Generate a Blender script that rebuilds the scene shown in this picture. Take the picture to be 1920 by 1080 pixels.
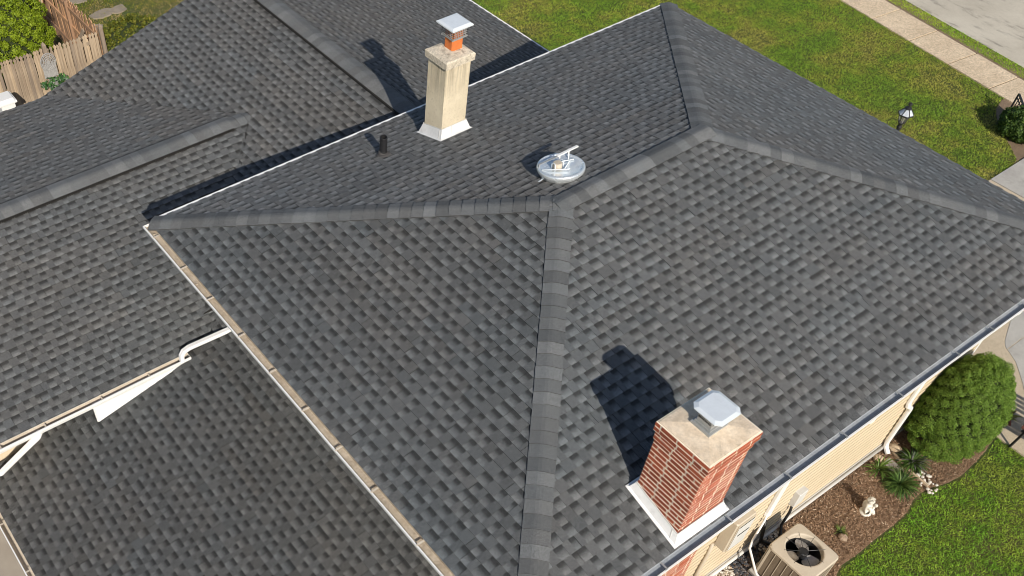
import bpy, math, random
import numpy as np
from mathutils import Vector, Matrix

for o in list(bpy.data.objects):
    bpy.data.objects.remove(o, do_unlink=True)
SC = bpy.context.scene
COL = SC.collection
R = math.radians
random.seed(11)
RNG = np.random.default_rng(11)

# ------------------------------------------------------------------ camera, light, exposure
CAM_P = Vector((-3.7601, -2.437, 9.0613))
YAW, PITCH = R(54.758), R(49.978)
FOC, PX, PY = 1822.48, 672.61, 728.43           # focal length and principal point of the cropped photograph (1920 wide)
FW = Vector((math.cos(YAW) * math.cos(PITCH), math.sin(YAW) * math.cos(PITCH), -math.sin(PITCH)))
RT = FW.cross(Vector((0, 0, 1))).normalized()
UP = RT.cross(FW)
cd = bpy.data.cameras.new('camera')
cam = bpy.data.objects.new('camera', cd)
COL.objects.link(cam)
cam.matrix_world = Matrix(((RT.x, UP.x, -FW.x, CAM_P.x), (RT.y, UP.y, -FW.y, CAM_P.y), (RT.z, UP.z, -FW.z, CAM_P.z), (0, 0, 0, 1)))
cd.sensor_width = 36.0
cd.lens = 36.0 * FOC / 1920.0
cd.shift_x = (960.0 - PX) / 1920.0
cd.shift_y = (PY - 540.0) / 1920.0
cd.clip_start, cd.clip_end = 0.1, 1500.0
SC.camera = cam

SUN_EL, SUN_AZ = R(33.0), R(70.0)               # SUN_AZ: heading of the light in the ground plane
w = bpy.data.worlds.new('World')
SC.world = w
w.use_nodes = True
nt = w.node_tree
for n in list(nt.nodes):
    nt.nodes.remove(n)
sky = nt.nodes.new('ShaderNodeTexSky')
sky.sky_type = 'NISHITA'
sky.sun_disc = False
sky.sun_elevation = SUN_EL
sx, sy = -math.cos(SUN_AZ), -math.sin(SUN_AZ)
sky.sun_rotation = math.atan2(sx, sy) % (2 * math.pi)
sky.air_density, sky.dust_density, sky.ozone_density = 1.0, 1.0, 1.0
bg = nt.nodes.new('ShaderNodeBackground')
bg.inputs['Strength'].default_value = 0.10
wo = nt.nodes.new('ShaderNodeOutputWorld')
nt.links.new(sky.outputs[0], bg.inputs['Color'])
nt.links.new(bg.outputs[0], wo.inputs['Surface'])
ld = bpy.data.lights.new('sun', 'SUN')
ld.energy = 5.0
ld.angle = R(0.55)
ld.color = (1.0, 0.93, 0.82)
sun = bpy.data.objects.new('sun', ld)
COL.objects.link(sun)
LD = Vector((math.cos(SUN_AZ) * math.cos(SUN_EL), math.sin(SUN_AZ) * math.cos(SUN_EL), -math.sin(SUN_EL)))
sun.rotation_euler = LD.to_track_quat('-Z', 'Y').to_euler()
sun.location = (0, -8, 20)
SC.view_settings.view_transform = 'Standard'
SC.view_settings.look = 'None'
SC.view_settings.gamma = 1.0
SC.view_settings.use_curve_mapping = False
SC.view_settings.exposure = 0.0
SC.cycles.filter_width = 0.95                  # a crisp photograph: narrow pixel filter


def px(p):
    d = Vector(p) - CAM_P
    z = d.dot(FW)
    return PX + FOC * d.dot(RT) / z, PY - FOC * d.dot(UP) / z


# ------------------------------------------------------------------ materials
def new_mat(name):
    m = bpy.data.materials.new(name)
    m.use_nodes = True
    t = m.node_tree
    b = t.nodes['Principled BSDF']
    return m, t, b


def nd(t, typ, **kw):
    n = t.nodes.new(typ)
    for k, v in kw.items():
        setattr(n, k, v)
    return n


def texco(t, scale=(1, 1, 1), kind='Object'):
    c = nd(t, 'ShaderNodeTexCoord')
    mp = nd(t, 'ShaderNodeMapping')
    mp.inputs['Scale'].default_value = scale
    t.links.new(c.outputs[kind], mp.inputs['Vector'])
    return mp.outputs['Vector']


def noise(t, vec, scale, detail=4, rough=0.6):
    n = nd(t, 'ShaderNodeTexNoise')
    n.inputs['Scale'].default_value = scale
    n.inputs['Detail'].default_value = detail
    n.inputs['Roughness'].default_value = rough
    t.links.new(vec, n.inputs['Vector'])
    return n.outputs['Fac']


def ramp(t, fac, stops):
    r = nd(t, 'ShaderNodeValToRGB')
    e = r.color_ramp.elements
    while len(e) < len(stops):
        e.new(0.5)
    for i, (p, c) in enumerate(stops):
        e[i].position = p
        e[i].color = (c[0], c[1], c[2], 1) if len(c) == 3 else c
    t.links.new(fac, r.inputs['Fac'])
    return r.outputs['Color']


def mixc(t, fac, a, b, mode='MIX'):
    m = nd(t, 'ShaderNodeMix', data_type='RGBA', blend_type=mode)
    for s, v in ((m.inputs[0], fac), (m.inputs[6], a), (m.inputs[7], b)):
        if isinstance(v, (int, float)):
            s.default_value = v
        elif isinstance(v, tuple):
            s.default_value = (v[0], v[1], v[2], 1)
        else:
            t.links.new(v, s)
    return m.outputs[2]


def bump(t, b, h, strength=0.3, dist=0.01):
    n = nd(t, 'ShaderNodeBump')
    n.inputs['Strength'].default_value = strength
    n.inputs['Distance'].default_value = dist
    t.links.new(h, n.inputs['Height'])
    t.links.new(n.outputs[0], b.inputs['Normal'])


def m_rough(name, c1, c2, scale=6.0, rough=0.8, fine=90.0, fine_amt=0.25, bmp=0.25, dist=0.004, stretch=(1, 1, 1), rand=0.0, metal=0.0, stain=None):
    """two-tone weathered surface with fine grain and relief"""
    m, t, b = new_mat(name)
    v = texco(t, stretch)
    big = noise(t, v, scale, 5, 0.65)
    col = ramp(t, big, [(0.3, c1), (0.7, c2)])
    f = noise(t, v, fine, 3, 0.7)
    g = ramp(t, f, [(0.25, (1 - fine_amt,) * 3), (0.75, (1 + fine_amt,) * 3)])
    col = mixc(t, 1.0, col, g, 'MULTIPLY')
    if stain:
        sc, amt = stain
        s = noise(t, v, sc, 6, 0.7)
        col = mixc(t, ramp(t, s, [(0.52, (0, 0, 0)), (0.72, (amt,) * 3)]), col, (0.06, 0.05, 0.04))
    if rand:
        oi = nd(t, 'ShaderNodeObjectInfo')
        rr = ramp(t, oi.outputs['Random'], [(0.0, (1 - rand,) * 3), (1.0, (1 + rand,) * 3)])
        col = mixc(t, 1.0, col, rr, 'MULTIPLY')
    t.links.new(col, b.inputs['Base Color'])
    b.inputs['Roughness'].default_value = rough
    b.inputs['Metallic'].default_value = metal
    if bmp:
        bump(t, b, f, bmp, dist)
    return m


def m_attr(name, rough=0.7, fine=60.0, amt=0.2, trans=0.0, spec=0.3):
    """colour comes from the mesh's own colour attribute 'col' (leaves, blades, pebbles)"""
    m, t, b = new_mat(name)
    a = nd(t, 'ShaderNodeAttribute', attribute_name='col')
    v = texco(t)
    f = noise(t, v, fine, 2, 0.6)
    g = ramp(t, f, [(0.25, (1 - amt,) * 3), (0.75, (1 + amt,) * 3)])
    c = mixc(t, 1.0, a.outputs['Color'], g, 'MULTIPLY')
    t.links.new(c, b.inputs['Base Color'])
    b.inputs['Roughness'].default_value = rough
    b.inputs['Specular IOR Level'].default_value = spec
    if trans:
        out = t.nodes['Material Output']
        tr = nd(t, 'ShaderNodeBsdfTranslucent')
        t.links.new(c, tr.inputs['Color'])
        mx = nd(t, 'ShaderNodeMixShader')
        mx.inputs[0].default_value = trans
        t.links.new(b.outputs[0], mx.inputs[1])
        t.links.new(tr.outputs[0], mx.inputs[2])
        t.links.new(mx.outputs[0], out.inputs['Surface'])
    return m


def m_shingle():
    m, t, b = new_mat('asphalt_shingle')
    a = nd(t, 'ShaderNodeAttribute', attribute_name='col')
    sep = nd(t, 'ShaderNodeSeparateColor')
    t.links.new(a.outputs['Color'], sep.inputs[0])
    v = texco(t)
    hue = ramp(t, sep.outputs[1], [(0.0, (0.099, 0.107, 0.112)), (0.45, (0.105, 0.107, 0.108)), (1.0, (0.115, 0.109, 0.102))])
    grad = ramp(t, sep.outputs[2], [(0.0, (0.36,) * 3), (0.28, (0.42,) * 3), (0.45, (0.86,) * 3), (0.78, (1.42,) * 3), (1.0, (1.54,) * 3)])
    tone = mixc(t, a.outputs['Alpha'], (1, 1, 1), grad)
    c = mixc(t, 1.0, hue, tone, 'MULTIPLY')
    tm = nd(t, 'ShaderNodeVectorMath', operation='SCALE')
    t.links.new(c, tm.inputs[0])
    t.links.new(sep.outputs[0], tm.inputs['Scale'])
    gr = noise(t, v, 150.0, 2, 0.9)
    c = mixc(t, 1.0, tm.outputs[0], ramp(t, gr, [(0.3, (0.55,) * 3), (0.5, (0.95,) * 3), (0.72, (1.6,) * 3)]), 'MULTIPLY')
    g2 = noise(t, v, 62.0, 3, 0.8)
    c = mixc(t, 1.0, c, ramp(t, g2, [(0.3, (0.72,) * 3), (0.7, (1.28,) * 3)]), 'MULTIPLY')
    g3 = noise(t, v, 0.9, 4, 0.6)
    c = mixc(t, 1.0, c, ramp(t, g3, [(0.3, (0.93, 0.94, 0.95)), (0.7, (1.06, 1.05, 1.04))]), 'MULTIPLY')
    t.links.new(c, b.inputs['Base Color'])
    b.inputs['Roughness'].default_value = 0.92
    b.inputs['Specular IOR Level'].default_value = 0.25
    bump(t, b, gr, 0.5, 0.003)
    return m


def m_stucco():
    m, t, b = new_mat('weathered_stucco')
    v = texco(t)
    big = noise(t, v, 2.2, 5, 0.7)
    col = ramp(t, big, [(0.3, (0.64, 0.54, 0.38)), (0.7, (0.80, 0.70, 0.52))])
    fine = noise(t, v, 26.0, 5, 0.75)
    col = mixc(t, ramp(t, fine, [(0.28, (0.55,) * 3), (0.42, (0, 0, 0))]), col, (0.26, 0.21, 0.15))
    vs = texco(t, (22, 22, 1.1))
    streak = noise(t, vs, 1.0, 4, 0.6)
    geo = nd(t, 'ShaderNodeNewGeometry')
    sp = nd(t, 'ShaderNodeSeparateXYZ')
    t.links.new(geo.outputs['Position'], sp.inputs[0])
    mr = nd(t, 'ShaderNodeMapRange')
    mr.inputs[1].default_value, mr.inputs[2].default_value = 0.9, 1.62
    t.links.new(sp.outputs[2], mr.inputs[0])
    mul = nd(t, 'ShaderNodeMath', operation='MULTIPLY')
    t.links.new(ramp(t, streak, [(0.42, (0, 0, 0)), (0.68, (1, 1, 1))]), mul.inputs[0])
    t.links.new(mr.outputs[0], mul.inputs[1])
    m2 = nd(t, 'ShaderNodeMath', operation='MULTIPLY')
    m2.inputs[1].default_value = 0.75
    t.links.new(mul.outputs[0], m2.inputs[0])
    col = mixc(t, m2.outputs[0], col, (0.17, 0.13, 0.09))
    t.links.new(col, b.inputs['Base Color'])
    b.inputs['Roughness'].default_value = 0.95
    bump(t, b, fine, 1.0, 0.03)
    return m


def m_metal(name, col, rough, dirt=0.15, metal=1.0, scale=9.0):
    m, t, b = new_mat(name)
    v = texco(t)
    n1 = noise(t, v, scale, 5, 0.65)
    c = ramp(t, n1, [(0.35, col), (0.75, tuple(x * (1 - dirt) for x in col))])
    t.links.new(c, b.inputs['Base Color'])
    rr = ramp(t, n1, [(0.3, (rough * 0.75,) * 3), (0.75, (min(1, rough * 1.5),) * 3)])
    t.links.new(rr, b.inputs['Roughness'])
    b.inputs['Metallic'].default_value = metal
    bump(t, b, n1, 0.06, 0.01)
    return m


def m_lawn():
    m, t, b = new_mat('lawn_soil')
    v = texco(t)
    n1 = noise(t, v, 0.7, 5, 0.65)
    n2 = noise(t, v, 26.0, 4, 0.75)
    c = ramp(t, n1, [(0.3, (0.060, 0.090, 0.018)), (0.5, (0.085, 0.100, 0.024)), (0.72, (0.14, 0.115, 0.045))])
    c = mixc(t, 1.0, c, ramp(t, n2, [(0.3, (0.55,) * 3), (0.7, (1.35,) * 3)]), 'MULTIPLY')
    t.links.new(c, b.inputs['Base Color'])
    b.inputs['Roughness'].default_value = 0.95
    bump(t, b, n2, 0.8, 0.03)
    return m


def m_wood(name, c1, c2, rand=0.25):
    m, t, b = new_mat(name)
    v = texco(t, (34, 34, 1.6))
    oi = nd(t, 'ShaderNodeObjectInfo')
    off = nd(t, 'ShaderNodeVectorMath', operation='ADD')
    t.links.new(v, off.inputs[0])
    t.links.new(oi.outputs['Location'], off.inputs[1])
    g = noise(t, off.outputs[0], 1.0, 6, 0.7)
    c = ramp(t, g, [(0.25, c1), (0.5, c2), (0.8, tuple(min(1, x * 1.3) for x in c2))])
    rr = ramp(t, oi.outputs['Random'], [(0, (1 - rand, 1 - rand, 1 - rand * 0.8)), (1, (1 + rand, 1 + rand * 0.9, 1 + rand * 0.8))])
    c = mixc(t, 1.0, c, rr, 'MULTIPLY')
    t.links.new(c, b.inputs['Base Color'])
    b.inputs['Roughness'].default_value = 0.85
    bump(t, b, g, 0.5, 0.006)
    return m


def m_road():
    m, t, b = new_mat('worn_road')
    v = texco(t)
    n1 = noise(t, v, 0.8, 6, 0.7)
    c = ramp(t, n1, [(0.3, (0.43, 0.385, 0.31)), (0.7, (0.56, 0.51, 0.42))])
    vs = texco(t, (2.2, 0.55, 1))
    n2 = noise(t, vs, 2.0, 6, 0.75)
    c = mixc(t, ramp(t, n2, [(0.54, (0, 0, 0)), (0.68, (0.7,) * 3)]), c, (0.15, 0.135, 0.115))
    n3 = noise(t, v, 70.0, 3, 0.8)
    c = mixc(t, 1.0, c, ramp(t, n3, [(0.3, (0.78,) * 3), (0.7, (1.2,) * 3)]), 'MULTIPLY')
    t.links.new(c, b.inputs['Base Color'])
    b.inputs['Roughness'].default_value = 0.95
    bump(t, b, n3, 0.4, 0.006)
    return m


M = dict(
    shingle=m_shingle(),
    stucco=m_stucco(),
    brick=m_rough('red_brick', (0.26, 0.054, 0.024), (0.40, 0.096, 0.044), 9.0, 0.88, 120.0, 0.25, 0.4, 0.004, rand=0.22),
    mortar=m_rough('cream_mortar', (0.78, 0.68, 0.54), (0.88, 0.80, 0.66), 14.0, 0.95, 120.0, 0.2, 0.5, 0.004),
    crown=m_rough('chimney_crown', (0.58, 0.46, 0.33), (0.76, 0.64, 0.50), 6.0, 0.95, 30.0, 0.16, 0.4, 0.005, stain=(7.0, 0.35)),
    crown2=m_rough('pitted_crown', (0.50, 0.43, 0.33), (0.66, 0.59, 0.48), 12.0, 0.95, 45.0, 0.35, 0.9, 0.012, stain=(16.0, 0.75)),
    clay=m_rough('orange_clay', (0.52, 0.135, 0.032), (0.62, 0.18, 0.045), 6.0, 0.75, 60.0, 0.12, 0.2),
    galv=m_metal('galvanised_steel', (0.78, 0.83, 0.87), 0.40, 0.12, 0.25),
    galv2=m_metal('dull_galvanised_steel', (0.46, 0.47, 0.47), 0.5, 0.3, 0.5),
    mirror=m_metal('bright_steel', (0.84, 0.88, 0.90), 0.24, 0.10, 0.62, scale=5.0),
    lantern=m_metal('pale_lantern_metal', (0.62, 0.66, 0.70), 0.4, 0.12, 0.3),
    white=m_rough('white_aluminium', (0.76, 0.75, 0.73), (0.82, 0.81, 0.80), 3.0, 0.45, 40.0, 0.05, 0.05),
    flash=m_rough('white_flashing', (0.66, 0.66, 0.65), (0.79, 0.78, 0.77), 5.0, 0.45, 8.0, 0.05, 0.10, 0.01, stain=(9.0, 0.16)),
    gut_in=m_rough('gutter_silt', (0.37, 0.30, 0.22), (0.50, 0.43, 0.34), 5.0, 0.9, 40.0, 0.25, 0.4, stain=(7.0, 0.4)),
    gut_grey=m_rough('gutter_grey', (0.26, 0.28, 0.31), (0.36, 0.38, 0.41), 3.0, 0.6, 30.0, 0.18, 0.1, stain=(3.0, 0.5)),
    gut_cream=m_rough('gutter_cream', (0.52, 0.45, 0.36), (0.62, 0.55, 0.46), 3.0, 0.7, 30.0, 0.15, 0.1),
    siding=m_rough('cream_siding', (0.56, 0.455, 0.31), (0.63, 0.525, 0.375), 1.6, 0.6, 40.0, 0.05, 0.05),
    sealant=m_rough('grey_sealant', (0.50, 0.48, 0.45), (0.66, 0.65, 0.62), 12.0, 0.7, 60.0, 0.15, 0.1),
    lap_shade=m_rough('shaded_siding_lap', (0.25, 0.19, 0.12), (0.40, 0.32, 0.22), 2.5, 0.8, 40.0, 0.2, 0.05),  # siding tone darkened to draw the shadow lines at the laps
    tan_metal=m_rough('tan_painted_metal', (0.48, 0.41, 0.32), (0.55, 0.48, 0.38), 3.0, 0.55, 80.0, 0.08, 0.1),
    grille=m_rough('brown_grille', (0.17, 0.13, 0.09), (0.23, 0.18, 0.13), 4.0, 0.6, 60.0, 0.1, 0.1),
    meter_grey=m_rough('light_grey_metal', (0.56, 0.55, 0.52), (0.66, 0.65, 0.63), 3.0, 0.5, 60.0, 0.06, 0.05),
    concrete=m_rough('grey_concrete', (0.36, 0.34, 0.31), (0.47, 0.45, 0.41), 1.7, 0.95, 60.0, 0.16, 0.3, stain=(2.6, 0.25)),
    concrete_tan=m_rough('tan_concrete', (0.44, 0.36, 0.255), (0.54, 0.45, 0.33), 1.5, 0.95, 48.0, 0.28, 0.4, stain=(3.0, 0.2)),
    patio=m_rough('taupe_concrete', (0.28, 0.25, 0.22), (0.36, 0.33, 0.29), 1.2, 0.95, 70.0, 0.12, 0.25),
    sidewalk=m_rough('exposed_aggregate', (0.52, 0.405, 0.275), (0.66, 0.53, 0.375), 2.2, 0.95, 30.0, 0.45, 0.5, 0.006),
    road=m_road(),
    lawn=m_lawn(),
    soil=m_rough('brown_mulch_soil', (0.19, 0.118, 0.07), (0.33, 0.215, 0.135), 1.6, 0.98, 45.0, 0.5, 0.9, 0.02),
    dirt=m_rough('bare_dirt', (0.17, 0.115, 0.07), (0.27, 0.19, 0.125), 3.0, 0.98, 45.0, 0.4, 0.8, 0.02),
    chips=m_attr('mulch_chips', 0.95, 60, 0.3),
    pebble=m_attr('pebbles', 0.7, 60, 0.15),
    leaf=m_attr('leaves', 0.55, 30, 0.2, trans=0.22, spec=0.35),
    blade=m_attr('grass_blades', 0.7, 20, 0.15, trans=0.3, spec=0.2),
    black=m_rough('black_plastic', (0.012, 0.012, 0.013), (0.022, 0.022, 0.024), 8.0, 0.45, 60.0, 0.1, 0.1),
    blackmat=m_rough('black_mesh', (0.010, 0.009, 0.008), (0.020, 0.018, 0.016), 20.0, 0.9, 90.0, 0.3, 0.3),
    rubber=m_rough('grey_rubber', (0.045, 0.042, 0.042), (0.075, 0.07, 0.068), 6.0, 0.8, 60.0, 0.2, 0.2),
    fan=m_metal('fan_blade_metal', (0.50, 0.47, 0.44), 0.45, 0.35, 0.7),
    picket=m_wood('weathered_cedar', (0.16, 0.11, 0.07), (0.37, 0.29, 0.20), 0.32),
    picket2=m_wood('reddish_old_cedar', (0.20, 0.11, 0.06), (0.40, 0.24, 0.135), 0.3),
    brownwood=m_wood('dark_red_wood', (0.045, 0.014, 0.009), (0.12, 0.040, 0.024), 0.2),
    bark=m_rough('bark', (0.07, 0.045, 0.03), (0.13, 0.09, 0.06), 8.0, 0.95, 50.0, 0.3, 0.5),
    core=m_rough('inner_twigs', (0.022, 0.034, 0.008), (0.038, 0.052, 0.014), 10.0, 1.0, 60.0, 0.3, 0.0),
    statue=m_rough('weathered_white_stone', (0.60, 0.55, 0.46), (0.76, 0.73, 0.66), 14.0, 0.85, 60.0, 0.12, 0.3),
    stone=m_rough('tan_stone', (0.42, 0.31, 0.20), (0.56, 0.44, 0.31), 7.0, 0.9, 50.0, 0.25, 0.5),
    rock=m_rough('brown_rock', (0.25, 0.17, 0.11), (0.38, 0.29, 0.21), 9.0, 0.9, 50.0, 0.3, 0.7, 0.01),
    whitestone=m_rough('white_stone', (0.50, 0.45, 0.38), (0.70, 0.66, 0.60), 10.0, 0.8, 60.0, 0.12, 0.3),
    slab=m_rough('grey_flagstone', (0.22, 0.19, 0.15), (0.33, 0.28, 0.22), 5.0, 0.95, 60.0, 0.2, 0.4),
    wicker=m_rough('grey_wicker', (0.24, 0.23, 0.22), (0.40, 0.39, 0.38), 20.0, 0.85, 60.0, 0.2, 0.3),
    wallback=m_rough('painted_wall', (0.62, 0.50, 0.34), (0.70, 0.58, 0.42), 2.0, 0.8, 60.0, 0.08, 0.1),
    joint=m_rough('dark_joint', (0.10, 0.075, 0.05), (0.15, 0.115, 0.08), 8.0, 0.98, 60.0, 0.2, 0.0),
    copper=m_rough('rusty_orange', (0.40, 0.14, 0.04), (0.52, 0.20, 0.07), 8.0, 0.8, 60.0, 0.2, 0.1),
)
gm, gt, gb = new_mat('lantern_glass')
gb.inputs['Base Color'].default_value = (0.95, 0.95, 0.92, 1)
gb.inputs['Roughness'].default_value = 0.05
gb.inputs['Transmission Weight'].default_value = 0.9
gb.inputs['IOR'].default_value = 1.1
M['glass'] = gm


# ------------------------------------------------------------------ mesh building
class MB:
    def __init__(s):
        s.v, s.f, s.c, s.m = [], [], [], []

    def face(s, pts, col=None, mi=0):
        i = len(s.v)
        s.v.extend([tuple(p) for p in pts])
        s.f.append(tuple(range(i, i + len(pts))))
        n = len(pts)
        if col is None:
            s.c.extend([(1, 0.5, 0.5, 0)] * n)
        elif isinstance(col, list):
            s.c.extend(col)
        else:
            s.c.extend([col] * n)
        s.m.append(mi)

    def hexa(s, b, t, col=None, mi=0, bottom=True):
        """b, t: matching loops of points (bottom and top)"""
        n = len(b)
        s.face(t, col, mi)
        if bottom:
            s.face(b[::-1], col, mi)
        for i in range(n):
            j = (i + 1) % n
            s.face([b[i], b[j], t[j], t[i]], col, mi)

    def box(s, x0, x1, y0, y1, z0, z1, col=None, mi=0, bottom=True):
        b = [(x0, y0, z0), (x1, y0, z0), (x1, y1, z0), (x0, y1, z0)]
        t = [(x0, y0, z1), (x1, y0, z1), (x1, y1, z1), (x0, y1, z1)]
        s.hexa(b, t, col, mi, bottom)

    def bbox(s, x0, x1, y0, y1, z0, z1, bv=0.005, col=None, mi=0):
        """box whose upright and upper edges are chamfered"""
        def loop(d, z):
            return [(x0 + d + bv, y0 + d, z), (x1 - d - bv, y0 + d, z), (x1 - d, y0 + d + bv, z), (x1 - d, y1 - d - bv, z),
                    (x1 - d - bv, y1 - d, z), (x0 + d + bv, y1 - d, z), (x0 + d, y1 - d - bv, z), (x0 + d, y0 + d + bv, z)]
        ls = [loop(0, z0), loop(0, z1 - bv), loop(bv * 0.8, z1)]
        for a, b in zip(ls[:-1], ls[1:]):
            for i in range(8):
                j = (i + 1) % 8
                s.face([a[i], a[j], b[j], b[i]], col, mi)
        s.face(ls[-1], col, mi)
        s.face(ls[0][::-1], col, mi)

    def obox(s, c, ax, ay, az, hx, hy, hz, col=None, mi=0):
        c, ax, ay, az = Vector(c), Vector(ax).normalized(), Vector(ay).normalized(), Vector(az).normalized()
        def p(a, b, d):
            return c + ax * hx * a + ay * hy * b + az * hz * d
        b = [p(-1, -1, -1), p(1, -1, -1), p(1, 1, -1), p(-1, 1, -1)]
        t = [p(-1, -1, 1), p(1, -1, 1), p(1, 1, 1), p(-1, 1, 1)]
        s.hexa(b, t, col, mi)

    def bar(s, a, b, wd, ht, up=(0, 0, 1), col=None, mi=0):
        a, b = Vector(a), Vector(b)
        d = (b - a)
        L = d.length
        d.normalize()
        u = Vector(up)
        sd = d.cross(u)
        if sd.length < 1e-5:
            sd = d.cross(Vector((1, 0, 0)))
        sd.normalize()
        u = sd.cross(d)
        s.obox((a + b) / 2, d, sd, u, L / 2, wd / 2, ht / 2, col, mi)

    def tube(s, pts, r, n=8, col=None, mi=0, cap=True):
        pts = [Vector(p) for p in pts]
        rr = r if isinstance(r, (list, tuple)) else [r] * len(pts)
        rings = []
        prev = None
        for i, p in enumerate(pts):
            if i == 0:
                d = pts[1] - pts[0]
            elif i == len(pts) - 1:
                d = pts[-1] - pts[-2]
            else:
                d = (pts[i + 1] - p).normalized() + (p - pts[i - 1]).normalized()
            d.normalize()
            if prev is None:
                a = d.orthogonal().normalized()
            else:
                a = (prev - d * prev.dot(d)).normalized()
            prev = a
            b = d.cross(a)
            rings.append([p + (a * math.cos(2 * math.pi * k / n) + b * math.sin(2 * math.pi * k / n)) * rr[i] for k in range(n)])
        for a, b in zip(rings[:-1], rings[1:]):
            for k in range(n):
                j = (k + 1) % n
                s.face([a[k], a[j], b[j], b[k]], col, mi)
        if cap:
            s.face(rings[0][::-1], col, mi)
            s.face(rings[-1], col, mi)

    def duct(s, pts, wd, ht, side, col=None, mi=0):
        """rectangular pipe along pts; side = direction of its width"""
        pts = [Vector(p) for p in pts]
        rings = []
        for i, p in enumerate(pts):
            if i == 0:
                d = pts[1] - pts[0]
            elif i == len(pts) - 1:
                d = pts[-1] - pts[-2]
            else:
                d = (pts[i + 1] - p).normalized() + (p - pts[i - 1]).normalized()
            d.normalize()
            a = Vector(side)
            a = (a - d * a.dot(d)).normalized()
            b = d.cross(a)
            k = 0.25
            rings.append([p + a * wd / 2 * q + b * ht / 2 * e for q, e in ((-1, -1 + k * 2), (-1 + k, -1), (1 - k, -1), (1, -1 + k * 2), (1, 1 - k * 2), (1 - k, 1), (-1 + k, 1), (-1, 1 - k * 2))])
        for a, b in zip(rings[:-1], rings[1:]):
            for k in range(8):
                j = (k + 1) % 8
                s.face([a[k], a[j], b[j], b[k]], col, mi)
        s.face(rings[0][::-1], col, mi)
        s.face(rings[-1], col, mi)

    def lathe(s, prof, c=(0, 0, 0), n=24, axis=None, col=None, mi=0, x=None):
        """prof: (radius, height) pairs; axis: unit up vector"""
        c = Vector(c)
        up = Vector(axis or (0, 0, 1)).normalized()
        a = up.orthogonal().normalized()
        b = up.cross(a)
        rings = []
        for r, h in prof:
            rings.append([c + up * h + (a * math.cos(2 * math.pi * k / n) + b * math.sin(2 * math.pi * k / n)) * r for k in range(n)])
        for p, q in zip(rings[:-1], rings[1:]):
            for k in range(n):
                j = (k + 1) % n
                s.face([p[k], p[j], q[j], q[k]], col, mi)

    def build(s, name, mats, parent=None, off=(0, 0, 0), smooth=False, kind=None, label=None, loc=None):
        me = bpy.data.meshes.new(name)
        off = Vector(off)
        if parent is not None and loc is None:
            off = off + wloc(parent)
        me.from_pydata([(p[0] - off.x, p[1] - off.y, p[2] - off.z) for p in s.v], [], s.f)
        ca = me.color_attributes.new('col', 'FLOAT_COLOR', 'CORNER')
        ca.data.foreach_set('color', np.array(s.c, dtype=np.float32).ravel())
        if not isinstance(mats, (list, tuple)):
            mats = [mats]
        for mm in mats:
            me.materials.append(mm)
        me.polygons.foreach_set('material_index', s.m)
        if smooth:
            me.polygons.foreach_set('use_smooth', [True] * len(s.f))
        me.update()
        if smooth:
            weld(me)
        return link(name, me, parent, loc, kind, label)


def weld(me):
    import bmesh
    bm = bmesh.new()
    bm.from_mesh(me)
    bmesh.ops.remove_doubles(bm, verts=bm.verts, dist=0.0002)
    bm.to_mesh(me)
    bm.free()


def wloc(o):
    v = Vector(o.location)
    while o.parent:
        o = o.parent
        v = v + Vector(o.location)
    return v


def link(name, me, parent=None, loc=None, kind=None, label=None):
    o = bpy.data.objects.new(name, me)
    COL.objects.link(o)
    if parent is not None:
        o.parent = parent
    if loc is not None:
        o.location = loc
    if kind:
        o['kind'] = kind
    if label:
        o['label'] = label
    return o


def thing(name, label, cat, loc, group=None):
    o = bpy.data.objects.new(name, None)
    o.empty_display_size = 0.2
    COL.objects.link(o)
    o.location = loc
    o['label'] = label
    o['category'] = cat
    if group:
        o['group'] = group
    return o


def tag(o, label, cat, group=None):
    o['label'] = label
    o['category'] = cat
    if group:
        o['group'] = group
    return o


def bulk(name, verts, nper, cols, mat, parent=None, kind=None, off=(0, 0, 0)):
    """verts: (n, nper, 3) separate polygons; cols: (n, 3)"""
    n = verts.shape[0]
    v = verts.reshape(-1, 3) - np.array(off)
    me = bpy.data.meshes.new(name)
    me.vertices.add(len(v))
    me.vertices.foreach_set('co', v.astype(np.float32).ravel())
    me.loops.add(len(v))
    me.loops.foreach_set('vertex_index', np.arange(len(v), dtype=np.int32))
    me.polygons.add(n)
    me.polygons.foreach_set('loop_start', np.arange(0, n * nper, nper, dtype=np.int32))
    ca = me.color_attributes.new('col', 'FLOAT_COLOR', 'CORNER')
    c4 = np.ones((n, nper, 4), np.float32)
    c4[:, :, :3] = cols[:, None, :] if cols.ndim == 2 else cols
    ca.data.foreach_set('color', c4.ravel())
    me.materials.append(mat)
    me.update(calc_edges=True)
    return link(name, me, parent, None, kind)


def in_poly(x, y, poly):
    x, y = np.asarray(x), np.asarray(y)
    ins = np.zeros(x.shape, bool)
    n = len(poly)
    for i in range(n):
        x1, y1 = poly[i]
        x2, y2 = poly[(i + 1) % n]
        c = ((y1 > y) != (y2 > y)) & (x < (x2 - x1) * (y - y1) / (y2 - y1 + 1e-12) + x1)
        ins ^= c
    return ins


_T = np.random.default_rng(5).random((128, 128))


def vnoise(x, y, f):
    x, y = np.asarray(x) * f, np.asarray(y) * f
    xi, yi = np.floor(x).astype(int), np.floor(y).astype(int)
    fx, fy = x - xi, y - yi
    fx, fy = fx * fx * (3 - 2 * fx), fy * fy * (3 - 2 * fy)
    g = lambda a, b: _T[a % 128, b % 128]
    return (g(xi, yi) * (1 - fx) + g(xi + 1, yi) * fx) * (1 - fy) + (g(xi, yi + 1) * (1 - fx) + g(xi + 1, yi + 1) * fx) * fy


def sstep(a, b, x):
    t = np.clip((np.asarray(x, float) - a) / (b - a), 0, 1)
    return t * t * (3 - 2 * t)


G = -3.9                                         # the yard on the street side


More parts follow.
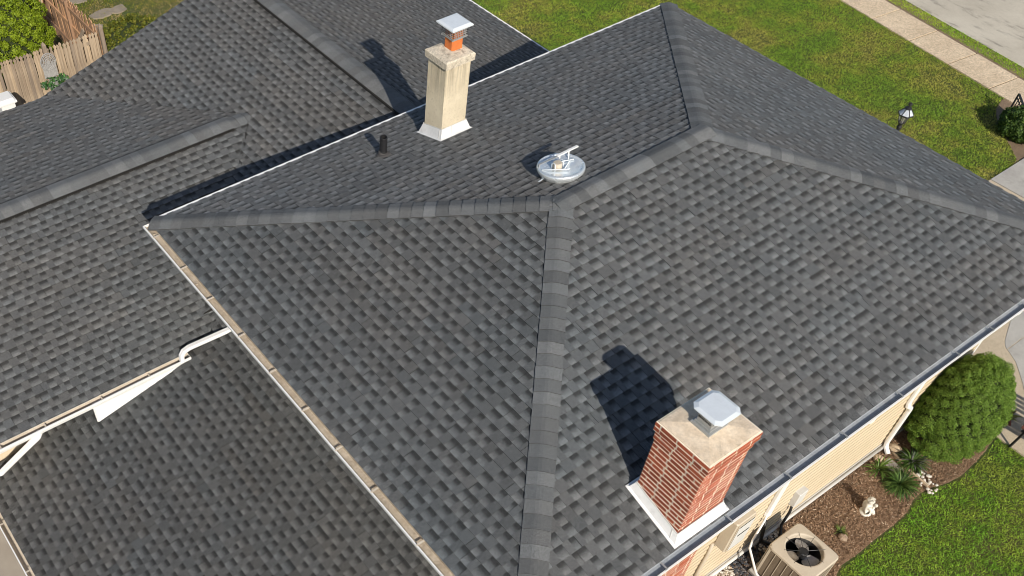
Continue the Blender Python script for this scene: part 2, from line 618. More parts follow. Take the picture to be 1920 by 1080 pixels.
def gz(x, y):
    """terrain: the lot falls towards the left and the back"""
    s0 = 5.5 * sstep(4, 12, y)
    return -5.0 + 1.1 * sstep(s0, s0 + 3.0, x)


# ------------------------------------------------------------------ setting: ground, road, pavement
def ground_sheet():
    xs = np.concatenate([np.linspace(-250, -12, 12), np.linspace(-10, 24, 69), np.linspace(27, 250, 12)])
    ys = np.concatenate([np.linspace(-250, -12, 12), np.linspace(-10, 26, 73), np.linspace(30, 250, 12)])
    X, Y = np.meshgrid(xs, ys, indexing='ij')
    Z = gz(X, Y) - 0.02
    nx, ny = X.shape
    v = np.stack([X, Y, Z], -1).reshape(-1, 3)
    f = [(i * ny + j, (i + 1) * ny + j, (i + 1) * ny + j + 1, i * ny + j + 1) for i in range(nx - 1) for j in range(ny - 1)]
    me = bpy.data.meshes.new('ground')
    me.from_pydata([tuple(p) for p in v], [], f)
    me.materials.append(M['lawn'])
    me.polygons.foreach_set('use_smooth', [True] * len(f))
    link('ground', me, None, None, 'structure')


ground_sheet()


def sheet(name, poly, z, mat, thick=0.12, parent=None, kind='structure', bev=0.0):
    mb = MB()
    mb.hexa([(p[0], p[1], z - thick) for p in poly], [(p[0], p[1], z) for p in poly])
    return mb.build(name, mat, parent, kind=kind)


def arc(c, r, a0, a1, n):
    return [(c[0] + r * math.cos(R(a0 + (a1 - a0) * i / n)), c[1] + r * math.sin(R(a0 + (a1 - a0) * i / n))) for i in range(n + 1)]


# sidewalk: slabs laid along the street
SD = Vector((0.128, 1.0, 0)).normalized()        # heading of the street
SN = Vector((SD.y, -SD.x, 0))
SO = Vector((20.06, 6.59, 0))                    # a joint on the lawn side
def st(a, b):                                    # street coordinates -> ground point
    p = SO + SD * a + SN * b
    return (p.x, p.y)


sw = MB()
sw.hexa([st(-40, 0.02) + (G - 0.14,), st(-40, 0.98) + (G - 0.14,), st(40, 0.98) + (G - 0.14,), st(40, 0.02) + (G - 0.14,)],
        [st(-40, 0.02) + (G - 0.012,), st(-40, 0.98) + (G - 0.012,), st(40, 0.98) + (G - 0.012,), st(40, 0.02) + (G - 0.012,)])
sidewalk = sw.build('sidewalk', M['joint'], kind='structure')
for i in range(-6, 9):
    mb = MB()
    a0, a1 = i * 1.19 + 0.017, (i + 1) * 1.19 - 0.017
    jz = random.uniform(-0.003, 0.004)
    b = [st(a0, 0) + (G - 0.1,), st(a0, 1.0) + (G - 0.1,), st(a1, 1.0) + (G - 0.1,), st(a1, 0) + (G - 0.1,)]
    t = [st(a0, 0) + (G + 0.015 + jz,), st(a0, 1.0) + (G + 0.015 + jz,), st(a1, 1.0) + (G + 0.015 + jz,), st(a1, 0) + (G + 0.015 + jz,)]
    mb.hexa(b, t)
    mb.build('slab', M['sidewalk'], sidewalk)
rd = MB()
zr_ = G - 0.012
rd.face([st(-80, 1.52) + (zr_,), st(-80, 9.5) + (zr_,), st(80, 9.5) + (zr_,), st(80, 1.52) + (zr_,)])
rd.build('road', M['road'], kind='structure')
vg = MB()
n_ = 60
for i in range(n_):
    a0, a1 = -20 + 40 * i / n_, -20 + 40 * (i + 1) / n_
    e0, e1 = 1.03 + 0.02 * math.sin(i * 1.7), 1.03 + 0.02 * math.sin((i + 1) * 1.7)
    vg.hexa([st(a0, e0) + (G - 0.2,), st(a0, 1.56) + (G - 0.2,), st(a1, 1.56) + (G - 0.2,), st(a1, e1) + (G - 0.2,)],
            [st(a0, e0) + (G - 0.005,), st(a0, 1.5) + (G - 0.012,), st(a1, 1.5) + (G - 0.012,), st(a1, e1) + (G - 0.005,)])
vg.build('verge', M['dirt'], kind='structure')

# front walk and patio at the house's far end
walk = MB()
walk.box(10.63, 19.9, 2.02, 3.40, G - 0.1, G + 0.004)
walkway = walk.build('walkway', M['joint'], kind='structure')
for (x0, x1, y0, y1) in ((16.62, 16.80, 2.0, 3.44),):
    pass
for k, (x0, x1, y0, y1, mk) in enumerate(((16.60, 16.80, 2.0, 3.44, 'concrete_tan'), (16.825, 18.3, 2.0, 3.44, 'concrete'), (18.33, 20.0, 2.0, 3.44, 'concrete'), (14.6, 16.575, 2.0, 3.44, 'concrete'))):
    mb = MB()
    mb.bbox(x0, x1, y0, y1, G - 0.1, G + 0.02 + 0.002 * (k % 3), 0.006)
    mb.build('slab', M[mk], walkway)
mb = MB()
mb.bbox(10.62, 14.58, -1.08, 3.42, G - 0.1, G + 0.016, 0.006)
mb.build('apron', M['concrete_tan'], walkway)
for pts in ([(12.57, 0.462), (12.62, 0.52), (12.74, 0.60), (12.98, 0.70), (13.33, 0.84), (13.6, 1.1), (14.55, 2.0), (14.55, 0.462)],
            [(11.75, -0.40), (12.06, -0.15), (12.26, 0.04), (12.42, 0.20), (12.52, 0.36), (12.565, 0.445), (14.55, 0.445), (14.55, -1.0), (12.4, -1.0), (11.9, -0.7)]):
    mb = MB()
    mb.hexa([(p[0], p[1], G - 0.05) for p in pts[::-1]], [(p[0], p[1], G + 0.022) for p in pts[::-1]])
    mb.build('pad', M['concrete'], walkway)

# planting bed by the wall
BED = [(3.0, -0.9), (5.9, -0.80), (6.45, -0.60), (6.9, -0.62), (7.27, -0.61), (7.7, -0.62), (8.1, -0.60), (8.36, -0.52), (8.62, -0.50), (8.9, -0.56), (9.15, -0.64), (9.45, -0.68),
       (9.8, -0.66), (10.2, -0.62), (10.62, -0.54), (10.62, 0.46), (3.0, 0.46)]


def bed_sheet(name, poly, z, mat, kind='structure'):
    mb = MB()
    c = (sum(p[0] for p in poly) / len(poly), sum(p[1] for p in poly) / len(poly))
    n = len(poly)
    for i in range(n):
        a, b = poly[i], poly[(i + 1) % n]
        mb.face([(a[0], a[1], z - 0.05), (b[0], b[1], z - 0.05), (b[0], b[1], z), (a[0], a[1], z)])
    mb.face([(p[0], p[1], z) for p in poly])
    return mb.build(name, mat, kind=kind)


bed_sheet('planting_bed', BED, G - 0.012, M['soil'])
RBED = [(18.95, 4.60), (18.7, 4.35), (18.3, 3.9), (17.95, 3.52), (17.7, 3.46), (20.2, 3.46), (20.2, 5.0), (19.72, 4.98), (19.3, 4.86)]
bed_sheet('street_bed', RBED, G - 0.010, M['dirt'])
BL = MB()
BL.box(-9, -3.2, -1, 14, -5.2, -4.985)
BL.build('patio', M['patio'], kind='structure')
bed_sheet('dirt_patch', [(-1.0, 15.0), (3.4, 15.0), (3.4, 24.5), (1.9, 24.5), (1.0, 20.0), (-1.0, 19.0)], -4.997, M['dirt'])

# ------------------------------------------------------------------ the house
HO = (5.0, 4.0, G)
house = thing('house', 'cream-sided house under hipped dark grey shingle roofs with a brick and a stucco chimney', 'house', HO)

S0 = 0.2942
L_, W_, AX, BX, AY, HH = 10.54, 8.0, 3.93, 6.54, 4.0, 4.0 * 0.2942
WY = 0.47                                        # street-side wall plane (0.47 m inside the eave)
E_ = 0.1445                                      # shingle exposure


def clip_poly(poly, clip):
    """Sutherland-Hodgman in 2D, clip is convex and counter-clockwise"""
    out = poly
    n = len(clip)
    for i in range(n):
        if not out:
            return out
        ax, ay = clip[i]
        bx, by = clip[(i + 1) % n]
        ex, ey = bx - ax, by - ay
        inp, out = out, []
        for k in range(len(inp)):
            p, q = inp[k - 1], inp[k]
            dp = ex * (p[1] - ay) - ey * (p[0] - ax)
            dq = ex * (q[1] - ay) - ey * (q[0] - ax)
            if dq >= 0:
                if dp < 0:
                    tt = dp / (dp - dq)
                    out.append(tuple(p[j] + (q[j] - p[j]) * tt for j in range(len(p))))
                out.append(q)
            elif dp >= 0:
                tt = dp / (dp - dq)
                out.append(tuple(p[j] + (q[j] - p[j]) * tt for j in range(len(p))))
    return out


STRIPS = []                                      # (projected size, MB) of every shingle


def roof_face(pts, overhang=0.02, hue=0.45, tone=1.0, seed=0, exposure=E_, vis=None):
    """pts: convex polygon, first edge = eave, counter-clockwise seen from outside"""
    rnd = random.Random(seed)
    P = [Vector(p) for p in pts]
    O = P[0]
    U = (P[1] - P[0]).normalized()
    N = (P[1] - P[0]).cross(P[-1] - P[0]).normalized()
    V = N.cross(U)
    uv = [((p - O).dot(U), (p - O).dot(V)) for p in P]
    uv = [(u, v - overhang if abs(v) < 1e-4 else v) for u, v in uv]
    umin, umax = min(p[0] for p in uv), max(p[0] for p in uv)
    vmax = max(p[1] for p in uv)
    v0 = -overhang
    row = 0
    hb, ht = 0.0095, 0.0070
    blot = [(rnd.uniform(umin, umax), rnd.uniform(0, vmax), rnd.uniform(0.5, 1.4), rnd.uniform(-0.16, 0.16)) for _ in range(26)]

    def lift(q, base):
        u, v, g = q
        return O + U * u + V * v + N * ((base) * max(0.0, 1 - (v - v0) / exposure) + 0.0006)

    while v0 < vmax:
        v1 = v0 + exposure
        u = umin - rnd.uniform(0, 1.0)
        while u < umax:
            L = 1.0
            mb = MB()
            hs = hue + rnd.uniform(-0.14, 0.14)
            for bu, bv, br, ba in blot:
                if (bu - u - 0.5) ** 2 + (bv - v0) ** 2 < br * br:
                    hs += ba
            ts = tone * rnd.uniform(0.92, 1.08)

            def piece(a, b, va, vb, h, gap, g0, g1, butt, sides):
                q = clip_poly([(a, va, g0), (b, va, g0), (b, vb, g1), (a, vb, g1)], uv)
                if len(q) < 3:
                    return
                tp = [lift(p, h) for p in q]
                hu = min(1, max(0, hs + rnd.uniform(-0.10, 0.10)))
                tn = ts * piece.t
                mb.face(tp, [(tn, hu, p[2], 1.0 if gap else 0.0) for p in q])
                m = len(q)
                for k in range(m):
                    p1, p2 = q[k], q[(k + 1) % m]
                    isb = butt and abs(p1[1] - va) < 1e-5 and abs(p2[1] - va) < 1e-5
                    iss = sides and (p1[1] != p2[1]) and ((abs(p1[0] - a) < 1e-5 and abs(p2[0] - a) < 1e-5) or (abs(p1[0] - b) < 1e-5 and abs(p2[0] - b) < 1e-5))
                    if isb or iss:
                        b1, b2 = tp[k] - N * (h + 0.004 if isb else ht), tp[(k + 1) % m] - N * (h + 0.004 if isb else ht)
                        mb.face([tp[k], b1, b2, tp[(k + 1) % m]], (tn * 0.55, hu, 0, 0))

            x = u + 0.003
            end = u + L - 0.003
            tooth = rnd.random() < 0.5
            while x < end - 0.02:
                wdt = rnd.choice((0.075, 0.085, 0.095, 0.105, 0.12, 0.15)) if tooth else rnd.choice((0.09, 0.10, 0.11, 0.12, 0.14))
                wdt *= rnd.uniform(0.85, 1.15)
                xe = min(x + wdt, end)
                if end - xe < 0.04:
                    xe = end
                if tooth:
                    piece.t = rnd.uniform(0.88, 1.10)
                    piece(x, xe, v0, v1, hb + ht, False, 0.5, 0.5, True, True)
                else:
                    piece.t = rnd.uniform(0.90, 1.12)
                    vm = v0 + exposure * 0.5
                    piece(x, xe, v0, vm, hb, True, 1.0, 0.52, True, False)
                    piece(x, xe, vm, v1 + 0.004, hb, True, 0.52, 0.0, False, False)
                x = xe
                tooth = not tooth
            if mb.f:
                c = O + U * (u + 0.5) + V * (v0 + exposure / 2)
                cx, cy = px(c)
                d = (c - CAM_P)
                siz = abs(d.normalized().dot(N)) / (c - CAM_P).length_squared
                if not (-30 < cx < 1950 and -20 < cy < 1100):
                    siz *= 0.001
                if len(mb.f) < 14:
                    siz *= 0.2
                STRIPS.append((siz, mb))
            u += L
        v0 = v1
        row += 1


def zl(x):
    return S0 * x


A_, B_ = (AX, AY, HH), (BX, AY, HH)
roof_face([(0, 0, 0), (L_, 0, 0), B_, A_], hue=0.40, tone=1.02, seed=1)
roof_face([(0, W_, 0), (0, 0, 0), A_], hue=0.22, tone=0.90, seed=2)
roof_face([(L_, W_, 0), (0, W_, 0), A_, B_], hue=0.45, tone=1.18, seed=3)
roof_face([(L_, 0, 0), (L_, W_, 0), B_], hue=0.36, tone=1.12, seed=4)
# rear wing: ridge along y at x=5, from under the main eave to the gable end
R2X, R2Z, R2E, YG = 5.0, -0.395, -1.87, 14.42
SL2, SR2 = 0.294, 0.297
XL, XR = R2X - (R2Z - R2E) / SL2, R2X + (R2Z - R2E) / SR2
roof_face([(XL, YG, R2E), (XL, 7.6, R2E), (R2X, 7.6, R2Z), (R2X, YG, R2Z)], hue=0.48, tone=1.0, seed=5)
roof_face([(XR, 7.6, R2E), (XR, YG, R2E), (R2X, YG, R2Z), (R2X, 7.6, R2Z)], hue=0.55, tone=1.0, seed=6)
# left wing: ridge along x
R1Y0, R1Z0, R1Y, R1Z, R1YB = 7.18, -1.885, 10.66, -0.943, 14.30
R1ZB = R1Z - 0.186 * (R1YB - R1Y)
XW = -8.0
xv = 3.01 + (R1Z + 0.98) / SL2
roof_face([(XW, R1Y0, R1Z0), (0.7, R1Y0, R1Z0), (3.35, R1Y, R1Z), (XW, R1Y, R1Z)], hue=0.50, tone=1.0, seed=7)
roof_face([(1.2, R1YB, R1ZB), (XW, R1YB, R1ZB), (XW, R1Y, R1Z), (3.3, R1Y, R1Z)], hue=0.52, tone=1.0, seed=8)
# low side roof falling to the left
def z3(x):
    return -2.0 + 0.25 * (x + 0.3)
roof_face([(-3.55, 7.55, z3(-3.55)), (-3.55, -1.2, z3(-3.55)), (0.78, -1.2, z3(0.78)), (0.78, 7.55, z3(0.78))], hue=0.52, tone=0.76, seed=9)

STRIPS.sort(key=lambda s: -s[0])


def deck(name, polys, th=0.1):
    mb = MB()
    for pts in polys:
        P = [Vector(p) for p in pts]
        N = (P[1] - P[0]).cross(P[-1] - P[0]).normalized()
        t = [p - N * 0.004 for p in P]
        mb.hexa([p - N * 0.004 - Vector((0, 0, th)) for p in P], t)
    return mb


roof = deck('roof', [[(0, 0, 0), (L_, 0, 0), B_, A_], [(0, W_, 0), (0, 0, 0), A_], [(L_, W_, 0), (0, W_, 0), A_, B_], [(L_, 0, 0), (L_, W_, 0), B_]]).build('roof', M['blackmat'], house)
roof['label'] = 'main hipped roof'
deck('w', [[(XL, YG, R2E), (XL, 7.6, R2E), (R2X, 7.6, R2Z), (R2X, YG, R2Z)], [(XR, 7.6, R2E), (XR, YG, R2E), (R2X, YG, R2Z), (R2X, 7.6, R2Z)],
           [(XW, R1Y0, R1Z0), (0.7, R1Y0, R1Z0), (3.3, R1Y, R1Z), (XW, R1Y, R1Z)], [(1.2, R1YB, R1ZB), (XW, R1YB, R1ZB), (XW, R1Y, R1Z), (3.3, R1Y, R1Z)]]).build('wing_roof', M['blackmat'], house)
deck('w', [[(-3.55, 7.55, z3(-3.55)), (-3.55, -1.2, z3(-3.55)), (0.78, -1.2, z3(0.78)), (0.78, 7.55, z3(0.78))]]).build('side_roof', M['blackmat'], house)
for s_, mb in STRIPS[:296]:
    mb.build('shingle', M['shingle'], house)
rest = MB()
for s_, mb in STRIPS[296:]:
    off = len(rest.v)
    rest.v.extend(mb.v)
    rest.f.extend([tuple(i + off for i in f) for f in mb.f])
    rest.c.extend(mb.c)
    rest.m.extend(mb.m)
rest.build('shingle_field', M['shingle'], house, kind='stuff')


# ridge and hip caps
def ridge_caps(p0, p1, w1, w2, n1, n2, hw=0.152, exp=0.166, raise_=0.0, seed=0, hue=0.45, tone=1.0, start=0.0, var=1.0):
    """butts look towards p0"""
    rnd = random.Random(seed)
    p0, p1 = Vector(p0), Vector(p1)
    D = (p1 - p0).normalized()
    Ltot = (p1 - p0).length
    w1, w2, n1, n2 = Vector(w1).normalized(), Vector(w2).normalized(), Vector(n1).normalized(), Vector(n2).normalized()
    nm = (n1 + n2).normalized()
    s = start
    while s < Ltot - 0.02:
        Lc = min(exp + 0.05, Ltot - s)
        tone_ = 1.17 * tone * (1 + var * (rnd.choice((0.80, 0.88, 0.94, 1.0, 1.04, 1.10, 1.16, 1.30)) - 1)) * rnd.uniform(0.96, 1.04)
        hu = min(1, max(0, hue * 0.7 + rnd.uniform(-0.12, 0.12)))
        col = (tone_, hu, 0.5, 0)
        mb = MB()

        def sec(t, lift):
            b = p0 + D * t
            h = hw * (rnd.uniform(0.995, 1.005) if raise_ else rnd.uniform(0.975, 1.025))
            return [b + w1 * h + n1 * lift, b + w1 * 0.09 + n1 * (lift + 0.001), b + w1 * 0.035 + n1 * lift + nm * 0.004, b + nm * (lift + 0.0), b + w2 * 0.035 + n2 * lift + nm * 0.004, b + w2 * 0.09 + n2 * (lift + 0.001), b + w2 * h + n2 * lift]
        a = sec(s, raise_ + (0.0205 if raise_ else 0.026))
        c = sec(s + Lc, raise_ + (0.0185 if raise_ else 0.014))
        th = 0.006 if raise_ else 0.009
        for k in range(6):
            mb.face([a[k], c[k], c[k + 1], a[k + 1]][::-1] if (w1.cross(D)).dot(n1) > 0 else [a[k], c[k], c[k + 1], a[k + 1]], col)
        lo = [q - (n1 if k < 3 else nm if k == 3 else n2) * th for k, q in enumerate(a)]
        lo2 = [q - (n1 if k < 3 else nm if k == 3 else n2) * (th + raise_ * 0) for k, q in enumerate(c)]
        dc = (tone_ * 0.5, hu, 0.5, 0)
        for k in range(6):
            mb.face([a[k], a[k + 1], lo[k + 1], lo[k]], dc)
        for k in (0, 6):
            nn = n1 if k == 0 else n2
            d = 0.014 if raise_ else 0.022
            mb.face([a[k], c[k], c[k] - nn * d, a[k] - nn * d], dc)
        mb.build('ridge_cap', M['shingle'], house)
        s += exp * rnd.uniform(0.97, 1.03)


def nrm(*v):
    return Vector(v).normalized()


NR, NL, NB, NF = nrm(0, -S0, 1), nrm(-S0, 0, 1), nrm(0, S0, 1), nrm(S0, 0, 1)


def hip(p0, p1, na, nb_, **k):
    d = (Vector(p1) - Vector(p0)).normalized()
    wa = d.cross(na)
    wb = d.cross(nb_)
    if wa.dot(nb_) > 0 or wa.z > 0:
        wa = -wa
    if wb.z > 0:
        wb = -wb
    ridge_caps(p0, p1, wa, wb, na, nb_, **k)


hip((0, 0, 0), A_, NL, NR, seed=21, hue=0.42)
hip((0.0, W_, 0), A_, NL, NB, seed=22, hue=0.5)
hip((L_, W_, 0), B_, NB, NF, seed=23, hue=0.45)
hip((L_, 0, 0), B_, NR, NF, seed=24, hue=0.4)


def ridge(p0, p1, na, nb_, **k):
    d = (Vector(p1) - Vector(p0)).normalized()
    wa, wb = d.cross(na), d.cross(nb_)
    if wa.z > 0:
        wa = -wa
    if wb.z > 0:
        wb = -wb
    ridge_caps(p0, p1, wa, wb, na, nb_, **k)


ridge((BX + 0.10, AY, HH + 0.006), (AX - 0.10, AY, HH + 0.006), NR, NB, seed=25, hue=0.45)
N2L, N2R = nrm(-SL2, 0, 1), nrm(SR2, 0, 1)
ridge((R2X, 7.72, R2Z), (R2X, YG, R2Z), N2L, N2R, seed=26, var=0.6, tone=1.08, hue=0.62, raise_=0.040, hw=0.17)
N1N, N1B = nrm(0, -0.27, 1), nrm(0, 0.186, 1)
VE = 2.72                                        # where the ridge vent of the left wing stops
ridge((-4.6, R1Y, R1Z), (VE, R1Y, R1Z), N1N, N1B, seed=27, var=0.6, tone=1.08, hue=0.6, raise_=0.040, hw=0.17)
ridge((VE - 0.02, R1Y, R1Z), (3.14, R1Y, R1Z), N1N, N1B, seed=28, var=0.6, tone=1.08, hue=0.62, hw=0.165)


def ridge_vent(p0, p1, na, nb_):
    """black vented strip under the caps with ribs along both edges"""
    p0, p1 = Vector(p0), Vector(p1)
    d = (p1 - p0).normalized()
    L = (p1 - p0).length
    mb = MB()
    for nn in (na, nb_):
        wv = d.cross(nn)
        if wv.z > 0:
            wv = -wv
        hw = 0.166
        c = (p0 + p1) / 2 + wv * hw / 2 + nn * 0.032
        mb.obox(c + (wv * 0.009 if nn is nb_ else wv * 0), d, wv, nn, L / 2, hw / 2 + (0.009 if nn is nb_ else 0), 0.026)
        k = 0.0
        while k < L:
            mb.obox(p0 + d * k + wv * (hw + 0.013) + nn * 0.030, d, wv, nn, 0.012, 0.014, 0.020)
            k += 0.036
    return mb.build('ridge_vent', M['blackmat'], house)


ridge_vent((R2X, 7.74, R2Z), (R2X, YG, R2Z), N2L, N2R)
ridge_vent((-4.6, R1Y, R1Z), (VE, R1Y, R1Z), N1N, N1B)
# lined valleys where the left wing meets the rear wing
vl = MB()
for a, b in (((3.12, 10.64, R1Z + 0.012), (2.30, 9.62, -1.2 + 0.012)), ((3.0, 10.9, -0.988 + 0.014), (0.85, 14.25, -1.625 + 0.014))):
    vl.bar(a, b, 0.010, 0.004)
vl.build('valley_cut', M['blackmat'], house)


# walls
wl = MB()
wl.box(0.80, 10.44, WY + 0.03, W_ - 0.4, -5.3, -0.14)
wall = wl.build('wall', M['wallback'], house)
wl = MB()
wl.box(0.4, 9.4, W_ - 0.38, 14.0, -5.3, R2E - 0.06)
wl.hexa([(0.4, 13.5, R2E - .06), (9.4, 13.5, R2E - .06), (9.4, 14.0, R2E - .06), (0.4, 14.0, R2E - .06)], [(4.9, 13.5, R2Z - .12), (5.1, 13.5, R2Z - .12), (5.1, 14.0, R2Z - .12), (4.9, 14.0, R2Z - .12)])
wl.box(-3.3, 0.38, 7.62, 13.8, -5.3, R1Z0 - 0.05)
wl.box(XW + 0.4, -3.31, 10.2, 13.8, -5.3, R1Z0 - 0.05)
wl.box(-3.1, 0.48, -0.8, 7.4, -5.3, -2.95)
wl.build('rear_wall', M['wallback'], house)
zb = -3.80
SB = 0.128
while zb < -0.30:
    mb = MB()
    z1 = min(zb + SB, -0.16)
    x0, x1 = 0.78, 10.38
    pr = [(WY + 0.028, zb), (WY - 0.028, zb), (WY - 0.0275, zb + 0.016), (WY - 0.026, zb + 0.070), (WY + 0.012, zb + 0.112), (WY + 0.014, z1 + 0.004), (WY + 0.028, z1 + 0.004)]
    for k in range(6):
        mb.face([(x0, pr[k][0], pr[k][1]), (x1, pr[k][0], pr[k][1]), (x1, pr[k + 1][0], pr[k + 1][1]), (x0, pr[k + 1][0], pr[k + 1][1])], None, 1 if k == 1 else 0)  # lowest face of each board takes the painted lap shadow colour
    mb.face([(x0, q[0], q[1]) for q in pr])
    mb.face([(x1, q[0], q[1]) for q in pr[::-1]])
    mb.build('siding_board', [M['siding'], M['lap_shade']], wall)
    zb += SB
mb = MB()
mb.box(10.385, 10.46, WY - 0.03, WY + 0.06, -3.9, -0.16)
mb.build('corner_trim', M['white'], wall)
mb = MB()
mb.bbox(2.9, 10.40, WY - 0.045, WY + 0.02, -4.1, -3.80, 0.012)
mb.build('foundation_ledge', M['concrete'], wall)
mb = MB()
mb.tube([(2.95, WY - 0.07, G + 0.06), (6.0, WY - 0.07, G + 0.065), (8.9, WY - 0.075, G + 0.06)], 0.03, 8)
mb.build('conduit', M['meter_grey'], wall, smooth=True)

# soffits, fascias and drip edges
fs = MB()
fs.box(0.0, L_, 0.0, 0.022, -0.17, -0.012)
fs.box(0.0, 0.022, 0.024, W_, -0.17, -0.012)
fs.box(0.024, L_ - 0.024, W_ - 0.022, W_, -0.17, -0.010)
fs.box(L_ - 0.022, L_, 0.024, W_, -0.17, -0.012)
fs.box(0.03, L_ - 0.03, 0.03, WY + 0.03, -0.175, -0.165)
fs.box(0.03, 0.80, WY + 0.04, W_ - 0.03, -0.175, -0.165)
fs.box(0.81, L_ - 0.03, W_ - 0.42, W_ - 0.03, -0.175, -0.165)
fs.box(10.45, L_ - 0.03, WY + 0.04, W_ - 0.43, -0.175, -0.165)
fs.build('fascia', M['white'], house)
de = MB()
de.box(0.12, L_ - 0.06, W_ + 0.004, W_ + 0.066, -0.030, 0.000)
de.box(0.12, L_ - 0.06, W_ + 0.050, W_ + 0.066, -0.12, -0.031)
de.build('drip_edge', M['white'], house)
de = MB()
de.box(XR - 0.01, XR + 0.095, 7.7, YG, R2E - 0.10, R2E - 0.02)
de.build('drip_edge', M['white'], house)
fs = MB()
fs.box(XW, 0.6, R1Y0 + 0.004, R1Y0 + 0.024, R1Z0 - 0.17, R1Z0 - 0.012)
fs.box(XW, 0.6, R1Y0 + 0.03, 7.66, R1Z0 - 0.175, R1Z0 - 0.165)
fs.box(XW, 1.1, R1YB - 0.026, R1YB - 0.004, R1ZB - 0.17, R1ZB - 0.012)
fs.box(-3.546, -3.526, -1.2, 7.55, z3(-3.55) - 0.17, z3(-3.55) - 0.012)
# gable end of the rear wing
for xa, za, xb, zb_ in ((XL, R2E, R2X, R2Z), (XR, R2E, R2X, R2Z)):
    fs.hexa([(xa, YG - .025, za - .17), (xb, YG - .025, zb_ - .17), (xb, YG - .003, zb_ - .17), (xa, YG - .003, za - .17)],
            [(xa, YG - .025, za - .015), (xb, YG - .025, zb_ - .015), (xb, YG - .003, zb_ - .015), (xa, YG - .003, za - .015)])
fs.build('wing_fascia', M['white'], house)
# boxed-in end of the left wing's eave where the side roof runs under it
tr = MB()
f1 = [(-1.77, 7.10, R1Z0 - 0.12), (-1.77, 7.10, -2.345), (-0.40, 7.10, R1Z0 - 0.135), (-0.40, 7.10, R1Z0 - 0.12)]
tr.hexa([(p[0], 7.19, p[2]) for p in f1], f1)
tr.bar((-1.77, 7.095, -2.335), (-0.42, 7.095, R1Z0 - 0.137), 0.022, 0.016)
tr.bar((-1.775, 7.095, -2.33), (-1.775, 7.095, R1Z0 - 0.13), 0.018, 0.018, (0, 1, 0))
tr.build('eave_return', M['white'], house, label='white wedge-shaped eave return above the side roof')

# gutters
GP_OUT = [(0.0, -0.020), (0.0, -0.125), (0.085, -0.125), (0.098, -0.085), (0.120, -0.055), (0.124, -0.022), (0.124, -0.008), (0.106, -0.008)]
GP_IN = [(0.106, -0.022), (0.112, -0.050), (0.090, -0.082), (0.078, -0.112), (0.006, -0.112), (0.006, -0.020)]


def gutter(p0, p1, outv, inside, brackets, name_label=None, lip=0.0, fill=0.0):
    p0, p1, outv = Vector(p0), Vector(p1), Vector(outv)
    prof = [(a, b - (lip if a > 0.1 else 0)) for a, b in GP_OUT] + [(a, b - (lip if a > 0.1 else 0) if b > -0.06 else b + fill) for a, b in GP_IN]
    mb = MB()
    d = (p1 - p0)
    n = 14
    sag = [0.006 * math.sin(i * 2.1) for i in range(n + 1)]
    rings = []
    for i in range(n + 1):
        b = p0 + d * (i / n) + Vector((0, 0, sag[i] * 0.5))
        rings.append([b + outv * q[0] + Vector((0, 0, q[1])) for q in prof])
    m = len(prof)
    for i in range(n):
        for k in range(m):
            j = (k + 1) % m
            inn = 1 if k >= len(GP_OUT) - 0 and k < m - 1 else 0
            mb.face([rings[i][k], rings[i][j], rings[i + 1][j], rings[i + 1][k]], None, inn)
    for r in (rings[0], rings[-1]):
        mb.face(r[:len(GP_OUT) - 1])
    g = mb.build('gutter', [M['white'], inside], house, label=name_label)
    L = d.length
    dd = d.normalized()
    for t in brackets:
        mb = MB()
        c = p0 + dd * t
        mb.obox(c + outv * 0.058 + Vector((0, 0, -0.014)), outv, dd, (0, 0, 1), 0.058, 0.011, 0.0025)
        mb.obox(c + outv * 0.112 + Vector((0, 0, -0.020 - lip * 0.5)), outv, dd, (0, 0, 1), 0.006, 0.013, 0.010)
        mb.obox(c + outv * 0.008 + Vector((0, 0, -0.006)), outv, dd, (0, 0, 1), 0.012, 0.013, 0.012)
        mb.tube([c + outv * 0.012 + dd * 0.01 + Vector((0, 0, 0.0)), c + outv * 0.012 + dd * 0.01 + Vector((0, 0, 0.012))], 0.006, 6)
        mb.build('bracket', M['gut_cream'] if inside is not M['gut_grey'] else M['galv2'], g)
    return g


gutter((-0.1, 0, -0.012), (L_ + 0.02, 0, -0.012), (0, -1, 0), M['gut_grey'], [x + 0.1 for x in (0.8, 1.87, 2.89, 3.89, 4.9, 5.97, 7.14, 7.89, 8.64, 9.5)], 'clean grey-lined gutter on the street side', 0.034, 0.022)
gl = gutter((0, 8.03, -0.012), (0, -0.16, -0.012), (-1, 0, 0), M['gut_in'], [8.03 - y for y in (7.72, 6.93, 6.2, 5.39, 4.64, 3.9, 3.19, 2.48, 1.64, 0.9, 0.2)], 'silt-lined gutter along the left hip', 0.012, 0.045)
gutter((XW, R1Y0, R1Z0 - 0.012), (-0.16, R1Y0, R1Z0 - 0.012), (0, -1, 0), M['gut_cream'], [x - XW for x in (-4.0, -3.17, -2.5, -1.62, -0.85)], 'cream-lined gutter under the left wing')
gutter((-3.55, 7.5, z3(-3.55) - 0.012), (-3.55, -1.2, z3(-3.55) - 0.012), (-1, 0, 0), M['gut_cream'], [7.5 - y for y in (7.3, 6.6, 5.67, 4.7)], 'gutter at the foot of the side roof')
# clods of silt and tennis-ball sized moss in the dirty gutter
for y, r in ((7.93, 0.04), (7.83, 0.05), (7.79, 0.035), (6.60, 0.045), (6.56, 0.03)):
    mb = MB()
    mb.lathe([(0.001, -0.02), (r * 0.7, -0.015), (r, 0.0), (r * 0.75, r * 0.5), (0.001, r * 0.7)], (-0.055, y, -0.105), 8)
    mb.build('silt_clod', M['gut_in'], gl, smooth=True)

# downspouts
def downspout(pts, side, label=None, wd=0.078, ht=0.058):
    mb = MB()
    mb.duct(pts, wd, ht, side)
    return mb.build('downspout', M['white'], house, label=label)


